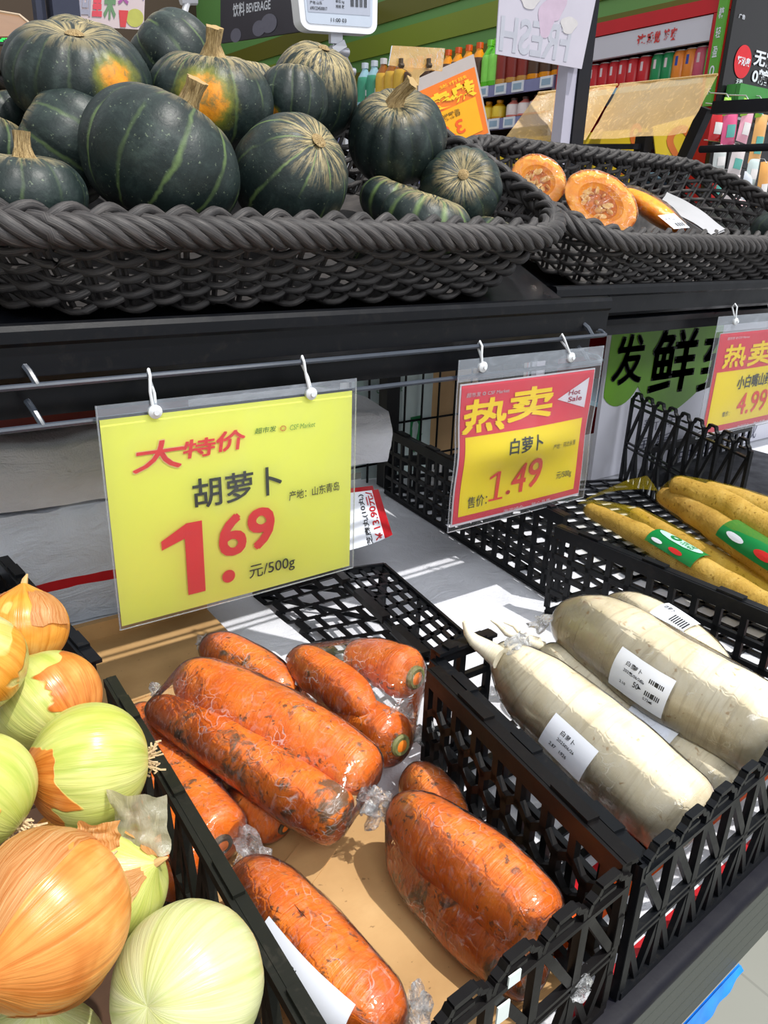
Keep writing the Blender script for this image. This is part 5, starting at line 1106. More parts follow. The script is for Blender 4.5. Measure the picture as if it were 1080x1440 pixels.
# electronic scale display on its bracket
ys = 1.6
q = plate([(412, -70), (532, -62), (530, 49), (424, 42)], ys)
sd_ = thing('scale_display', 'white rounded electronic display with grey screen on a bent metal bracket', 'display', P(480, 110, y=ys))
f, n = pfn(q)
def rrect(f, x0, y0, x1, y1, r, ar, l):        # outline of a rounded panel
    pts = []
    for cx, cy, a0 in ((x1 - r, y1 - r * ar, 0), (x0 + r, y1 - r * ar, 90), (x0 + r, y0 + r * ar, 180), (x1 - r, y0 + r * ar, 270)):
        pts += [f(cx + r * math.cos(math.radians(a0 + k * 15)), cy + r * ar * math.sin(math.radians(a0 + k * 15)), l) for k in range(7)]
    return pts
mb = MB(); o1 = rrect(f, 0, 0, 1, 1, 0.13, 1.05, 0.0); mb.prism(o1, -n, 0.03); mb.build('display_shell', flat('white_casing', S(236, 238, 244), 0.25, 0.02), sd_, smooth=40)
mb = MB(); o2 = rrect(f, 0.07, 0.09, 0.93, 0.93, 0.06, 1.0, 0.001); mb.add(o2, [tuple(range(len(o2)))]); scn = mb.build('display_bezel', flat('pale_blue_grey', S(196, 206, 222), 0.3, 0.02), sd_, smooth=0)
mb = MB(); o3 = rrect(f, 0.10, 0.24, 0.90, 0.90, 0.01, 1.0, 0.0016); mb.add(o3, [tuple(range(len(o3)))]); mb.build('screen', flat('grey_screen', S(178, 184, 200), 0.25, 0.02), scn, smooth=0)
mb = MB(); 
for bd_, b4 in (('品名 胡萝卜', (0.13, 0.47, 0.32, 0.53)), ('等级 合格品', (0.13, 0.40, 0.30, 0.45)), ('产地 山东', (0.13, 0.34, 0.28, 0.385)), ('6901234500017', (0.13, 0.27, 0.34, 0.315)), ('单位 kg', (0.45, 0.37, 0.56, 0.42)), ('规格 散', (0.45, 0.31, 0.56, 0.355)), ('11:00 03', (0.38, 0.13, 0.58, 0.18))): write(mb, bd_, b4, f, 0, 0.01, off=0.0022)
barcode(mb, (0.64, 0.34, 0.85, 0.48), f, off=0.0022); barcode(mb, (0.12, 0.555, 0.88, 0.562), f, off=0.0022); mb.build('screen_text', M_ink, scn, smooth=0)
mb = MB(); c0, c1, c2, c3, c4_ = P(472, 46, y=ys + .02), P(472, 62, y=ys + .02), P(476, 72, y=ys + .02), P(490, 100, y=ys + .03), P(500, 260, y=ys + .05)
mb.bar(c0, c1, 0.03, 0.01, (0, 1, 0)); mb.bar(c1, c2, 0.035, 0.022, (0, 1, 0)); mb.bar(c2, c3, 0.02, 0.012, (0, 1, 0)); mb.bar(c3, V((c3.x, c3.y, 0)), 0.02, 0.012, (0, 1, 0)); mb.build('bracket', flat('pale_steel', S(196, 198, 206), 0.3, 0.05, metal=0.4), sd_, smooth=0)
mb = MB(); mb.tube([c2 + V((-.02, 0, 0)), c2 + V((.024, 0, 0))], 0.009, 12); mb.tube([c3 + V((-.014, 0, 0)), c3 + V((.016, 0, 0))], 0.008, 12); mb.build('hinge', flat('pale_steel_hinge', S(180, 182, 192), 0.3, 0.05, metal=0.4), sd_)
# clear card clip on a stem
yc = 1.5
q = plate([(552, 64), (626, 68), (622, 100), (547, 92)], yc); ck = thing('card_clip', 'empty clear acrylic card clip catching the light on its stem above the pumpkins', 'card clip', P(585, 130, y=yc))
mb = MB(); slab(mb, q, 0.004); mb.build('clip_plate', M_acryl, ck, smooth=0)
for px in (564, 603): mb = MB(); a = P(px, 82, y=yc - .004); mb.bar(a, P(px, 93, y=yc - .004), 0.006, 0.008, (0, 1, 0)); mb.tube([P(px - 2, 92, y=yc - .006), P(px + 3, 92, y=yc - .006)], 0.005, 8); mb.build('clip_jaw', pm(70, 56, 40, 0.4), ck)
mb = MB(); mb.prism([P(*p, y=yc) for p in ((563, 94), (612, 98), (598, 100), (590, 107), (589, 120), (578, 120), (579, 105), (572, 99))], (0, 1, 0), 0.004); mb.tube([P(584, 118, y=yc), V((P(584, 118, y=yc).x, yc, 0))], 0.005, 8); mb.build('clip_stem', M_acryl, ck)
# orange card seen from behind
q = plate([(548, 128), (666, 76), (690, 191), (600, 232)], 1.72)
oc_ = thing('price_card', 'orange and yellow card with reversed writing, seen from behind near the clip', 'price card', q[0]); f, n = pfn(q)
mb = MB(); slab(mb, q, 0.002); sh = mb.build('card_sleeve', flat('grey_clear_sleeve', S(186, 176, 172), 0.35, 0.03), oc_, smooth=0)
mb = MB(); slab(mb, [f(0.06, 0.86, 0.001), f(0.975, 0.86, 0.001), f(0.975, 0.05, 0.001), f(0.06, 0.05, 0.001)], 0.0006); mb.build('orange_print', flat('orange_back_print', S(238, 122, 30), 0.45, 0.03), sh, smooth=0)
mb = MB(); slab(mb, [f(0.13, 0.53, 0.0022), f(0.90, 0.53, 0.0022), f(0.90, 0.11, 0.0022), f(0.13, 0.11, 0.0022)], 0.0006); mb.build('yellow_print', flat('amber_print', S(252, 176, 14), 0.45, 0.03), sh, smooth=0)
mb = MB(); write(mb, '热卖', (0.28, 0.55, 0.93, 0.76), f, 0, 0.05, mirror=True, off=0.003); write(mb, '超市发', (0.5, 0.78, 0.85, 0.82), f, 0, 0.0, mirror=True, off=0.003); mb.build('yellow_lettering', pm(246, 206, 40, 0.5), sh, smooth=0)
mb = MB(); write(mb, '香糯糍', (0.42, 0.40, 0.66, 0.49), f, 0, 0.02, mirror=True, off=0.003); mb.build('brown_lettering', pm(150, 110, 20, 0.5), sh, smooth=0)
mb = MB(); write(mb, '3.9', (0.32, 0.18, 0.66, 0.36), f, 0, 0.02, mirror=True, off=0.003); mb.build('red_lettering', pm(240, 96, 24, 0.5), sh, smooth=0)
mb = MB(); mb.tube([f(0.3, 0.97, 0.0), V((f(0.3, 0.97).x, 1.735, 0))], 0.004, 8); mb.build('card_pole', M_post, oc_)
# slanting price flaps on the rear rack
A = [P(757, 131, y=1.94), P(868, 119, y=1.91), P(824, 196, y=1.83), P(705, 201, y=1.86)]; B = [P(872, 119, y=1.91), P(1009, 105, y=1.53), P(965, 188, y=1.50), P(828, 196, y=1.83)]
rk = thing('rear_rack', 'black rack of bars behind the cut pumpkin basket carrying clear slanted price flaps', 'rack', (P(900, 240, y=1.9).x, 1.9, 0))
for qq in (A, B):
    mb = MB(); f, n = pfn(qq)
    def sf(u, v): return f(u, v, 0.006 * noise.noise(V((u * 5, v * 4, qq[0].x * 9))))
    mb.grid(sf, 24, 10); fl = mb.build('price_flap', M_acryl, rk)
    mb = MB(); mb.tube([qq[3].lerp(qq[0], 1.0), qq[1]], 0.004, 6); mb.build('flap_edge', M_acryl, fl)
mb = MB(); mb.bar(P(720, 207, y=1.90), P(920, 206, y=1.76), 0.016, 0.016); mb.build('cross_bar', M_post, rk, smooth=0)
mb = MB(); p = P(903, 215, y=1.775); mb.box((p.x, p.y, p.z / 2 + 0.03), (0.04, 0.04, p.z + 0.06)); mb.build('rack_post', M_post, rk, smooth=0)
# yellow posters with reversed figures behind the rack
def back_poster(label, c4, y, words):
    q = plate(c4, y); r = thing('yellow_poster', label, 'poster', q[3]); f, n = pfn(q)
    mb = MB(); slab(mb, q, 0.003); s_ = mb.build('poster_sheet', flat('ochre_yellow_sheet', S(214, 186, 34), 0.5, 0.04, 6), r, smooth=0)
    mb = MB(); [write(mb, w, b4, f, 0, 0.02, mirror=True, off=0.001) for w, b4 in words]; mb.build('reversed_lettering', pm(206, 108, 40, 0.5), s_, smooth=0); return r
back_poster('large yellow poster with a reversed 9 behind the black bars', [(700, 196), (912, 180), (905, 262), (700, 268)], 1.93, [('9', (0.86, 0.62, 0.95, 1.1)), ('uis', (0.80, 0.22, 0.95, 0.40))])
back_poster('narrow yellow poster with a reversed 2 behind the leaning frame', [(918, 178), (985, 160), (965, 238), (925, 242)], 1.72, [('2', (0.22, 0.12, 0.80, 0.88))])
# leaning frame at the right
xf = 2.35
fr = thing('black_frame', 'black square tube frame with a cross bar in front of the snack rack', 'frame', (xf, 1.3, 0))
a, b, c = P(1005, 152, x=xf), P(1110, 147, x=xf), P(950, 250, x=xf)
mb = MB(); mb.bar(a, b, 0.035, 0.035); mb.build('top_bar', M_post, fr, smooth=0)
mb = MB(); mb.bar(P(994, 152, x=xf), c, 0.035, 0.035, (0, 1, 0)); mb.bar(c, V((xf, c.y + 0.02, 0)), 0.035, 0.035, (0, 1, 0)); mb.build('side_tube', M_post, fr, smooth=0)
mb = MB(); mb.tube([P(985, 210, x=xf), P(1110, 206, x=xf)], 0.011, 10); mb.build('cross_bar', M_post, fr)
# ------------------------------------------------------------------ drinks wall
M_redc = flat('red_cabinet', S(196, 14, 28), 0.35, 0.06, 6); M_cab = flat('pale_header', S(206, 204, 216), 0.4, 0.02, 6)
X = lambda px, py: P(px, py, x=XW)
cab = thing('drinks_cabinet', 'red drinks cabinet with a pale header and cans, corner behind the price flaps', 'cabinet', (XW + 0.25, X(900, 200).y, 0))
y0, y1 = X(1022, 60).y, X(790, 60).y; ztop = X(930, 14).z + 0.0; zh = X(900, 40).z; zc = X(920, 112).z
mb = MB(); mb.box((XW + 0.52, (y0 + y1) / 2, ztop / 2), (0.12, y1 - y0, ztop)); mb.build('back_panel', pm(60, 20, 26, 0.5), cab, smooth=0)
mb = MB(); mb.box((XW + 0.24, (y0 + y1) / 2, (ztop + zh) / 2), (0.5, y1 - y0, ztop - zh)); mb.build('top_panel', M_redc, cab, smooth=0)
for yy in (y0 + 0.03, y1 - 0.03): mb = MB(); mb.box((XW + 0.24, yy, zh / 2 - 0.001), (0.5, 0.06, zh - 0.002)); mb.build('side_panel', M_redc, cab, smooth=0)
hz0, hz1 = X(900, 74).z, zh - 0.003
mb = MB(); mb.box((XW + 0.005, (y0 + y1) / 2, (hz0 + hz1) / 2), (0.02, y1 - y0 - 0.13, hz1 - hz0)); hd = mb.build('header', M_cab, cab, smooth=0)
fh = lambda x, z, l=0.0: V((XW - 0.006 - l, x, z))
zt, zb = X(930, 43).z, X(930, 60).z
mb = MB()
for ch, (p0, p1) in (('这', (898, 910)), ('感', (911, 921)), ('觉', (922, 930)), ('够', (934, 943)), ('爽', (944, 953))): write(mb, ch, (X(p0, 52).y, zb, X(p1, 52).y, zt), fh, 0, 0.04, off=0.001)
mb.build('red_lettering', pm(206, 60, 60, 0.5), hd, smooth=0)
mb = MB(); mb.box((XW - 0.017, X(1012, 70).y, X(1010, 66).z), (0.012, abs(X(1006, 60).y - X(1018, 60).y), 0.36)); gs = mb.build('green_strip', flat('leaf_green', S(96, 168, 60), 0.5, 0.03), cab, smooth=0)
for k, ch in enumerate('无糖轻盈0卡'): mb = MB(); zz = X(1010, 66).z + 0.15 - k * 0.056; yy = X(1012, 70).y; write(mb, ch, (yy + 0.009, zz - 0.016, yy - 0.009, zz + 0.016), lambda x, z, l=0.0: V((XW - 0.0235 - l, x, z)), 0, 0.01, off=0.001); mb.build('white_lettering', M_label, gs, smooth=0)
for k in range(5):
    zz = zc - 0.02 - k * 0.30; mb = MB(); mb.box((XW + 0.24, (y0 + y1) / 2, zz), (0.48, y1 - y0 - 0.12, 0.02)); mb.build('shelf_board', flat('pale_blue_shelf', S(150, 190, 214), 0.4, 0.03), cab, smooth=0)
def can_mesh(R, h):
    mb = MB(); pr = [(0.0, 0.0), (0.80, 0.0), (0.98, 0.04), (1, 0.10), (1, 0.86), (0.82, 0.97), (0.84, 1.0), (0.74, 0.985), (0.0, 0.985)]
    mb.grid(lambda u, v: V((math.cos(2 * PI * u) * R * pr[round(v * 8)][0], math.sin(2 * PI * u) * R * pr[round(v * 8)][0], h * pr[round(v * 8)][1])), 16, 8, wrapu=True, mf=lambda u, v: 1 if v > 0.62 or v < 0.25 else 0); return mb
M_alu = flat('brushed_can_top', S(190, 192, 196), 0.3, 0.05, metal=0.7)
CC = {'red': M_redc, 'green': flat('green_can', S(8, 132, 74), 0.3, 0.05), 'orange': flat('orange_can', S(230, 132, 36), 0.3, 0.05), 'pink': flat('pink_can', S(206, 84, 110), 0.3, 0.05), 'bright green': flat('bright_green_can', S(40, 214, 90), 0.3, 0.05)}
proto = {}
hcan = X(920, 68).z - X(920, 111).z
def can(px, colr, label):
    y = X(px, 92).y; loc = (XW + 0.05, y, zc - 0.01)
    r = thing('drink_can', label, 'can', loc, 'cans on the top cabinet shelf')
    if colr not in proto:
        o = proto[colr] = can_mesh(0.030, hcan).build('can_body', [CC[colr], M_alu], r, local=True)
        mb = MB(); mb.grid(lambda u, v: V((-0.0305 * math.cos((u - .5) * 1.6), 0.0305 * math.sin((u - .5) * 1.6), hcan * (0.5 + 0.3 * v))), 6, 1); proto[colr + 'l'] = mb.build('can_label', pm(220, 200, 206, 0.4) if colr != 'orange' else pm(40, 70, 160, 0.4), r, local=True)
        proto[colr + 'l'].scale = (1.0, .6, 1)
    else:
        for k in (colr, colr + 'l'): o = proto[k].copy(); COL.objects.link(o); o.parent = r
CL = [(827, 'red'), (841, 'red'), (855, 'red'), (868, 'red'), (881, 'red'), (897, 'red'), (915, 'green'), (930, 'green'), (945, 'orange'), (960, 'orange'), (975, 'pink'), (991, 'bright green')]
ordn = ['nearest the post', 'second from the post', 'third from the post', 'fourth from the post', 'fifth from the post', 'beside the green cans']
nr = 0
for px, c_ in CL:
    if c_ == 'red': can(px, c_, 'red can with white marking on the cabinet shelf, ' + ordn[nr]); nr += 1
    else:
        can(px, c_, {915: 'green can beside the last red one', 930: 'green can next to the first orange one', 945: 'orange can with blue mark next to the green cans', 960: 'orange can with blue mark next to the pink can', 975: 'pink can next to the bright green one', 991: 'bright green can at the end of the cabinet shelf'}[px])
# open shelving with bottles left of the cabinet
st = thing('drinks_shelving', 'long dark shelving with lavender price rails full of bottled drinks', 'shelving', (XW + 0.3, 4.5, 0))
ys0, ys1 = y1 + 0.02, 7.4
zs1, zs2 = X(730, 112).z, X(690, 166).z; zs3 = zs2 - 0.22
M_lav = flat('lavender_rail', S(132, 134, 178), 0.4, 0.04); M_shb = flat('dark_shelf_board', S(72, 52, 34), 0.5, 0.08)
for zz in (zs1, zs2, zs3, zs3 - 0.35, zs3 - 0.7):
    mb = MB(); mb.box((XW + 0.26, (ys0 + ys1) / 2, zz - 0.012), (0.5, ys1 - ys0, 0.02)); mb.build('shelf_board', M_shb, st, smooth=0)
    mb = MB(); mb.box((XW + 0.004, (ys0 + ys1) / 2, zz - 0.028), (0.012, ys1 - ys0, 0.045)); mb.build('price_rail', M_lav, st, smooth=0)
mb = MB(); mb.box((XW + 0.54, (ys0 + ys1) / 2, zs1 / 2 + 0.1), (0.03, ys1 - ys0, zs1 + 0.1)); mb.build('back_panel', pm(46, 36, 30, 0.6), st, smooth=0)
for yy in (ys0 + 0.005, ys1): mb = MB(); mb.box((XW + 0.26, yy, (zs1 + 0.0) / 2), (0.5, 0.03, zs1)); mb.build('divider', pm(176, 170, 168, 0.5), st, smooth=0)
for px, zz in ((681, zs1), (706, zs1), (730, zs1), (770, zs1), (700, zs2), (722, zs2), (650, zs1), (620, zs2)):
    mb = MB(); yy = X(px, 115).y; mb.box((XW - 0.006, yy, zz - 0.026), (0.006, 0.07, 0.042)); tg = mb.build('shelf_tag', M_label, st, smooth=0)
    mb = MB(); mb.box((XW - 0.0095, yy, zz - 0.026), (0.001, 0.05, 0.024)); mb.build('tag_window', pm(150, 176, 200, 0.4), tg, smooth=0)
def bottle_mesh(R, h):
    mb = MB(); pr = [(0, 0), (1, 0), (1, 0.1), (1, 0.55), (0.92, 0.66), (0.42, 0.82), (0.40, 0.86), (0.46, 0.865), (0.46, 0.99), (0, 1.0)]
    mb.grid(lambda u, v: V((math.cos(2 * PI * u) * R * pr[round(v * 9)][0], math.sin(2 * PI * u) * R * pr[round(v * 9)][0], h * pr[round(v * 9)][1])), 10, 9, wrapu=True, mf=lambda u, v: 2 if v > 0.72 else (1 if 0.2 < v < 0.46 else 0)); return mb
BK = {}; ORD = 'first second third fourth fifth sixth seventh eighth ninth tenth eleventh twelfth thirteenth fourteenth fifteenth sixteenth'.split()
def bottle(kind, y, z, R, h, cols, label, grp):
    r = thing('drink_bottle', label, 'bottle', (XW + 0.05, y, z), grp)
    if kind not in BK: BK[kind] = bottle_mesh(R, h).build('bottle_body', cols, r, local=True)
    else: o = BK[kind].copy(); COL.objects.link(o); o.parent = r
KD = {'water': ([pm(150, 190, 206, .2), pm(60, 150, 120, .4), pm(210, 220, 236, .3)], 'clear water bottles with pale caps on the drinks shelving'),
      'tea': ([pm(150, 88, 24, .2), pm(220, 176, 60, .4), pm(226, 222, 226, .3)], 'amber tea bottles with white caps on the drinks shelving'),
      'lime': ([pm(96, 200, 40, .2), pm(140, 226, 90, .4), pm(120, 214, 60, .3)], 'bright green bottles on the upper drinks shelf'),
      'pack': ([pm(206, 150, 70, .3), pm(140, 40, 30, .4), pm(230, 210, 180, .3)], 'tan and red drink bottles on the upper drinks shelf'),
      'amber': ([pm(238, 150, 14, .2), pm(80, 50, 30, .4), pm(226, 90, 20, .3)], 'yellow orange bottles on the upper drinks shelf'),
      'yel': ([pm(226, 160, 20, .2), pm(246, 210, 60, .4), pm(230, 160, 40, .3)], 'yellow bottles on the lower drinks shelf'),
      'pinkb': ([pm(226, 130, 120, .2), pm(240, 226, 226, .4), pm(90, 60, 56, .3)], 'pink drink bottles with dark caps on the lower drinks shelf')}
def row(kind, pa, pb, ya_, z, R, h, spot):
    h = min(h, (zs1 - zs2 if z == zs2 else zs2 - zs3 if z == zs3 else 1) - 0.06)
    cols, phrase = KD[kind]; a_, b_ = X(pa, ya_).y, X(pb, ya_).y; n = max(2, round(abs(a_ - b_) / (2.15 * R)))
    one = phrase.split(' on the')[0].replace('bottles', 'bottle').replace('caps', 'cap')
    for k in range(n): bottle(kind, a_ + (b_ - a_) * (k + 0.5) / n, z, R, h, cols, '%s, %s from the left %s' % (one, ORD[k], spot), phrase)
row('lime', 672, 690, 95, zs1, 0.036, 0.19, 'beside the orange card'); row('pack', 690, 735, 90, zs1, 0.034, 0.20, 'on the upper shelf'); row('amber', 735, 786, 85, zs1, 0.036, 0.19, 'nearest the post')
row('yel', 655, 700, 140, zs2, 0.034, 0.15, 'on the second shelf'); row('pinkb', 705, 770, 135, zs2, 0.034, 0.16, 'on the second shelf')
row('water', 496, 522, 120, zs1, 0.042, 0.22, 'behind the pumpkins'); row('tea', 522, 560, 118, zs1, 0.042, 0.22, 'left of the clip'); row('amber', 560, 668, 110, zs1, 0.036, 0.19, 'behind clip and card')
row('tea', 500, 600, 165, zs2, 0.042, 0.17, 'behind shiny pumpkin')
row('yel', 640, 720, 195, zs3, 0.036, 0.14, 'on the third shelf')
# beverage sign and green fascia
q = [P(310, -20, x=XW), P(424, -40, x=XW), P(424, 44, x=XW), P(310, 61, x=XW)]
bs = thing('wall_sign', 'dark drinks sign with white lettering high on the green wall', 'sign', q[3]); f, n = pfn(q)
mb = MB(); slab(mb, q, 0.02); s_ = mb.build('sign_panel', flat('slate_sign', S(58, 56, 66), 0.5, 0.15, 3), bs, smooth=0)
mb = MB(); write(mb, '饮料', (0.18, 0.42, 0.34, 0.66), f, 0, 0.02, off=0.002); write(mb, 'BEVERAGE', (0.36, 0.46, 0.66, 0.62), f, 0, 0.02, off=0.002); mb.build('sign_lettering', M_label, s_, smooth=0)
mb = MB()
for a, b, r1 in ((0.52, 0.16, 0.1), (0.64, 0.22, 0.12), (0.22, 0.1, 0.09)): mb = MB(); mb.add([f(a + r1 * math.cos(t) * .8, b + r1 * math.sin(t) * 1.4, 0.0015 + a * .002) for t in [k * PI / 10 for k in range(20)]], [tuple(range(20))]); mb.build('glass_print', pm(112, 112, 128, 0.4), s_, smooth=0)
mb = MB(); a = f(0.5, 1, -0.03); mb.bar(f(0.2, 0.8, -0.03), f(0.2, 0.8, -0.03) + V((0.66, 0, 0)), 0.03, 0.03); mb.bar(f(0.8, 0.8, -0.03), f(0.8, 0.8, -0.03) + V((0.66, 0, 0)), 0.03, 0.03); mb.build('sign_arm', M_post, bs, smooth=0)
# black end panel with snacks
ye = y0 - 0.02; E_ = lambda px, py: P(px, py, y=ye)
ep = thing('end_panel', 'glossy black panel with red disc and white lettering at the cabinet end', 'display panel', (E_(1060, 100).x, ye, 0))
xl = E_(1026, 60).x; zt_ = E_(1045, 10).z; 
mb = MB(); mb.box((xl + 0.45, ye + 0.008, (zt_ + 0.1) / 2), (0.9, 0.015, zt_ + 0.1)); pn = mb.build('panel', flat('gloss_black_panel', S(30, 29, 32), 0.25, 0.05), ep, smooth=0)
fe = lambda x, z, l=0.0: V((x, ye - l, z))
c = E_(1044, 87); rr_ = (E_(1044, 62).z - E_(1044, 111).z) / 2
mb = MB(); mb.add([fe(c.x + rr_ * math.cos(t), c.z + rr_ * math.sin(t), 0.002) for t in [k * PI / 20 for k in range(40)]], [tuple(range(40))]); mb.build('red_disc', pm(214, 24, 38, 0.4), pn, smooth=0)
def eb(p0, p1, t, b): cx = (p0 + p1) / 2; return (E_(p0, (t + b) / 2).x, E_(cx, b).z, E_(p1, (t + b) / 2).x, E_(cx, t).z)
mb = MB(); write(mb, '轻沁家', eb(1035, 1054, 80, 93), fe, 0, 0.03, off=0.004); mb.build('white_lettering', M_label, pn, smooth=0)
mb = MB(); write(mb, '无糖', eb(1059, 1092, 72, 96), fe, 0, 0.03, off=0.003); mb.build('white_lettering', M_label, pn, smooth=0)
mb = MB(); write(mb, '0糖0卡', eb(1056, 1104, 100, 122), fe, 0, 0.03, off=0.003); mb.build('white_lettering', M_label, pn, smooth=0)
mb = MB(); write(mb, '无糖', eb(1034, 1043, 111, 119), fe, 0, 0.01, off=0.003); mb.build('white_lettering', M_label, pn, smooth=0)
mb = MB(); write(mb, '广告', eb(1038, 1047, 20, 27), fe, 0, 0.01, off=0.003); mb.build('white_lettering', M_label, pn, smooth=0)
sr = thing('snack_rack', 'wire snack rack hung on the black end panel with a green header', 'rack', (E_(1060, 150).x, ye - 0.02, E_(1060, 150).z))
zg = E_(1050, 128).z
mb = MB(); mb.box((xl + 0.42, ye - 0.03, zg - 0.02), (0.80, 0.05, 0.05)); mb.build('green_header', flat('green_header', S(60, 140, 60), 0.4, 0.05), sr, smooth=0)
for k in range(3): mb = MB(); mb.bar((xl + 0.02, ye - 0.06, zg - 0.10 - k * 0.24), (xl + 0.82, ye - 0.06, zg - 0.10 - k * 0.24), 0.008, 0.008); mb.build('hanging_bar', M_alu, sr, smooth=0)
for xx in (xl + 0.03, xl + 0.81): mb = MB(); mb.bar((xx, ye - 0.04, zg), (xx, ye - 0.04, 0.0), 0.015, 0.015); mb.build('rack_upright', M_post, sr, smooth=0)
SN = [((1008, 175, 26, 40), (214, 30, 40), 'red snack packet at the top corner of the rack'), ((1026, 178, 30, 44), (226, 90, 140), 'pink snack packet at the top of the rack'), ((1048, 176, 24, 42), (238, 170, 190), 'pale pink snack packet beside the pink one'), ((1066, 196, 26, 60), (226, 170, 100), 'tan stick pack on the rack under the bar'), ((1012, 222, 26, 32), (208, 214, 214), 'grey and teal snack packet below the red one'), ((1036, 226, 28, 36), (216, 206, 208), 'white and pink snack packet with teal print'), ((1058, 240, 24, 36), (206, 222, 222), 'white snack packet with blue print near the stick packs'), ((1008, 262, 18, 38), (214, 40, 40), 'small red packet low on the rack'), ((1028, 264, 28, 36), (226, 214, 216), 'white snack packet low on the rack'), ((1050, 262, 20, 36), (212, 220, 230), 'pale blue packet low on the rack'), ((1072, 262, 22, 60), (222, 160, 84), 'tan stick pack low at the photo edge'), ((1040, 292, 34, 20), (236, 196, 200), 'pale pink packet bottom of the rack'), ((1072, 296, 30, 20), (226, 70, 80), 'reddish packet bottom of the rack near the edge'), ((1022, 150, 14, 22), (150, 206, 60), 'small lime packet hung under the green header'), ((1048, 152, 14, 22), (160, 214, 70), 'lime packet hung under the green header, middle'), ((1068, 153, 14, 22), (140, 200, 50), 'lime packet hung under the green header near the edge')]
for k, ((px, py, w_, h_), col_, lab_) in enumerate(SN):
    p = P(px, py, y=ye - 0.075 - 0.012 * (k % 3)); sc_ = (p - EYE).dot(c2w(V((0, 0, 1)))) / F; w2, h2 = w_ * sc_ / 2 * 1.15, h_ * sc_ / 2 * 1.05
    r = thing('snack_packet', lab_, 'packet', p, 'packets on the snack rack'); tilt = 0.12 * math.sin(k * 2.1)
    def pf2(u, v, s=1): 
        a, b = (u - .5) * 2 * w2, (v - .5) * 2 * h2; t = 0.014 * max(0, (1 - (2 * u - 1) ** 2) * (1 - (2 * v - 1) ** 4)) * s
        return p + V((a * math.cos(tilt) - b * math.sin(tilt), -t, a * math.sin(tilt) + b * math.cos(tilt)))
    mb = MB(); mb.grid(lambda u, v: pf2(u, v), 8, 8); mb.grid(lambda u, v: pf2(1 - u, v, -1), 8, 8); mb.build('packet', pm(*col_, 0.3), r)
    mb = MB(); mb.grid(lambda u, v: pf2(0.18 + 0.5 * u, 0.2 + 0.35 * v) + V((0, -0.001, 0)), 4, 4); mb.build('print_panel', pm(*((90, 170, 160) if k % 2 else (230, 226, 226)), 0.4), r)
    mb = MB(); mb.tube([pf2(0.5, 0.97), pf2(0.5, 0.97) + V((0, 0.01, 0.012)), V((pf2(0.5, 0.97).x, ye - 0.02, pf2(0.5, 0.97).z + 0.02))], 0.002, 5); mb.build('hang_hook', M_alu, r)
# ------------------------------------------------------------------ far left corner
q = plate([(108, -60), (206, -60), (202, 42), (104, 36)], 3.4)
cp = thing('bright_poster', 'white poster with big coloured characters behind the top pumpkins', 'poster', q[3]); f, n = pfn(q)
mb = MB(); slab(mb, q, 0.004); s_ = mb.build('poster_sheet', flat('pinkish_white_sheet', S(222, 204, 208), 0.5, 0.04, 3), cp, smooth=0)
for ch, b4, cl in (('回', (0.06, 0.15, 0.22, 0.58), (170, 170, 190)), ('里', (0.24, 0.15, 0.38, 0.62), (230, 80, 96)), ('米', (0.40, 0.12, 0.58, 0.60), (110, 150, 110)), ('区', (0.78, 0.40, 0.98, 0.75), (96, 116, 196)), ('又', (0.60, 0.34, 0.76, 0.62), (170, 90, 160))): mb = MB(); write(mb, ch, b4, f, 0, 0.05, mirror=True, off=0.002); mb.build('colour_lettering', pm(*cl, 0.5), s_, smooth=0)
mb = MB(); mb.add([f(0.62 + 0.1 * a, 0.02 + 0.24 * b, 0.002) for a, b in ((0, 1), (1.4, 1), (1.1, 0), (.3, 0))], [(0, 1, 2, 3)]); mb.add([f(0.86 + .13 * math.cos(t), 0.16 + .13 * math.sin(t), 0.0016) for t in [k * PI / 10 for k in range(20)]], [tuple(range(20))], 1); mb.build('fruit_print', [pm(220, 70, 76, .5), pm(196, 196, 96, .5)], s_, smooth=0)
mb = MB(); mb.box(tuple(f(0.02, 0.5, -0.03) - V((0, 0, 0.9))), (0.05, 0.05, 2.0 + q[0].z)); p_ = f(0.02, 0.5, -0.03)
mb = MB(); mb.box((p_.x, p_.y, (q[0].z) / 2), (0.04, 0.04, q[0].z)); mb.build('poster_pole', M_post, cp, smooth=0)
b0 = P(92, 45, y=3.0)
mb = MB(); mb.box((b0.x, 3.0, 1.3), (0.085, 0.085, 2.6)); mb.box((b0.x - 0.07, 3.02, 1.3), (0.03, 0.05, 2.6)); mb.box((b0.x, 3.0, 0.01), (0.16, 0.16, 0.02))
tag(mb.build('steel_column', plastic_black('slate_column', (62, 66, 84), 0.5, 0.05), base=(b0.x, 3.0, 0), smooth=0), 'slate grey square column behind the left pumpkins', 'column')
q = [P(-30, 12, y=2.3), P(28, 22, y=2.25), P(62, 50, y=2.1), P(-30, 52, y=2.1)]
bf = thing('brown_flap', 'brown translucent price flap above the green lit sign', 'price flap', q[3]); mb = MB(); slab(mb, q, 0.003); mb.build('flap_sheet', flat('brown_clear_sheet', S(138, 100, 66), 0.3, 0.06), bf, smooth=0)
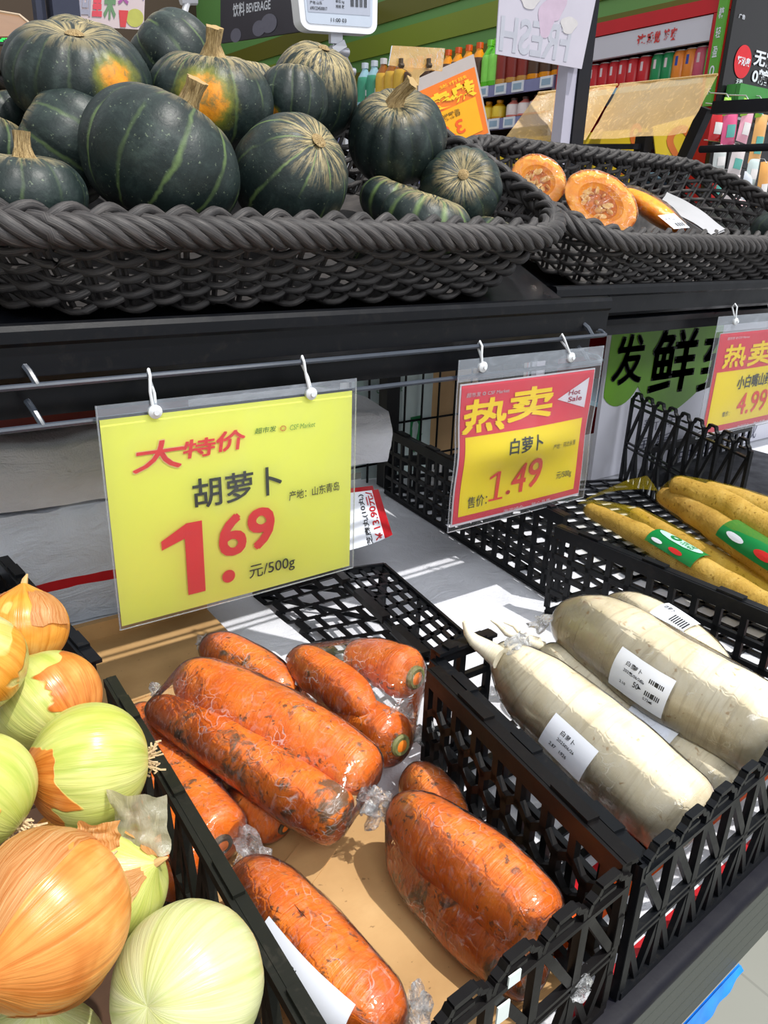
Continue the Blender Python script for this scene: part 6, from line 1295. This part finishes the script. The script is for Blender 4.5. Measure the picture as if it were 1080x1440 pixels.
mb = MB(); mb.tube([q[0], q[1], q[2]], 0.004, 6); mb.build('flap_edge', pm(196, 176, 150, 0.3), bf); mb = MB(); mb.tube([q[3] + V((0.02, 0.02, 0)), V((q[3].x + 0.02, q[3].y + 0.02, 0))], 0.012, 8); mb.build('flap_pole', M_post, bf)
q = plate([(-30, 34), (32, 36), (33, 62), (-30, 62)], 2.9)
q = plate([(-40, 36), (30, 36), (30, 58), (-40, 58)], 2.9)
ls = thing('lit_sign', 'dark sign with glowing green characters behind the left pumpkins', 'sign', q[3]); f, n = pfn(q)
mb = MB(); slab(mb, [f(0, 1.0), f(1.0, 1.0), f(1.0, -0.2), f(0, -0.2)], 0.04); s_ = mb.build('sign_box', pm(24, 26, 26, 0.4), ls, smooth=0)
mb = MB(); write(mb, '风味', (0.38, -0.05, 0.95, 0.95), f, 0, 0.03, off=0.002); M_led = flat('green_led', (0.01, 0.9, 0.08, 1), 0.4, 0.0, emit=1.2); mb.build('glowing_lettering', M_led, s_, smooth=0)
mb = MB(); pz = f(0.3, 0, -0.05); mb.box((pz.x, pz.y, pz.z / 2), (0.04, 0.04, pz.z)); mb.build('sign_pole', M_post, ls, smooth=0)
# stem of a card holder behind the top pumpkin
yk = 1.5; mb = MB(); mb.tube([P(268, -10, y=yk), P(262, 8, y=yk), P(258, 24, y=yk), V((P(258, 24, y=yk).x, yk, 0))], 0.006, 8); mb.tube([P(254, 0, y=yk), P(276, 0, y=yk)], 0.008, 8)
tag(mb.build('holder_stem', flat('clear_grey_rod', S(206, 206, 212), 0.2, 0.03), base=(P(258, 24, y=yk).x, yk, 0)), 'slim pale card holder stem rising behind the top pumpkins', 'card holder')
# blue sheet hanging under the table front
def bl(u, v):
    x = 0.33 + u * 0.29; return V((x, fy(x) - 0.012 + 0.001 * math.sin(u * 60) * v - 0.004 * v, ZD - 0.113 - v * (0.004 + 0.030 * math.sin(u * PI) ** 0.8)))
M_blue = flat('blue_film', S(24, 130, 226), 0.4, 0.2, 60)
mb = MB(); mb.grid(bl, 60, 8); mb.grid(lambda u, v: bl(1 - u, v) + V((0, 0.002, 0)), 60, 8)
tag(mb.build('blue_sheet', M_blue, base=bl(0.5, 0)), 'bright blue plastic sheet showing below the grooved table front', 'plastic sheet')
bpy.context.view_layer.update()
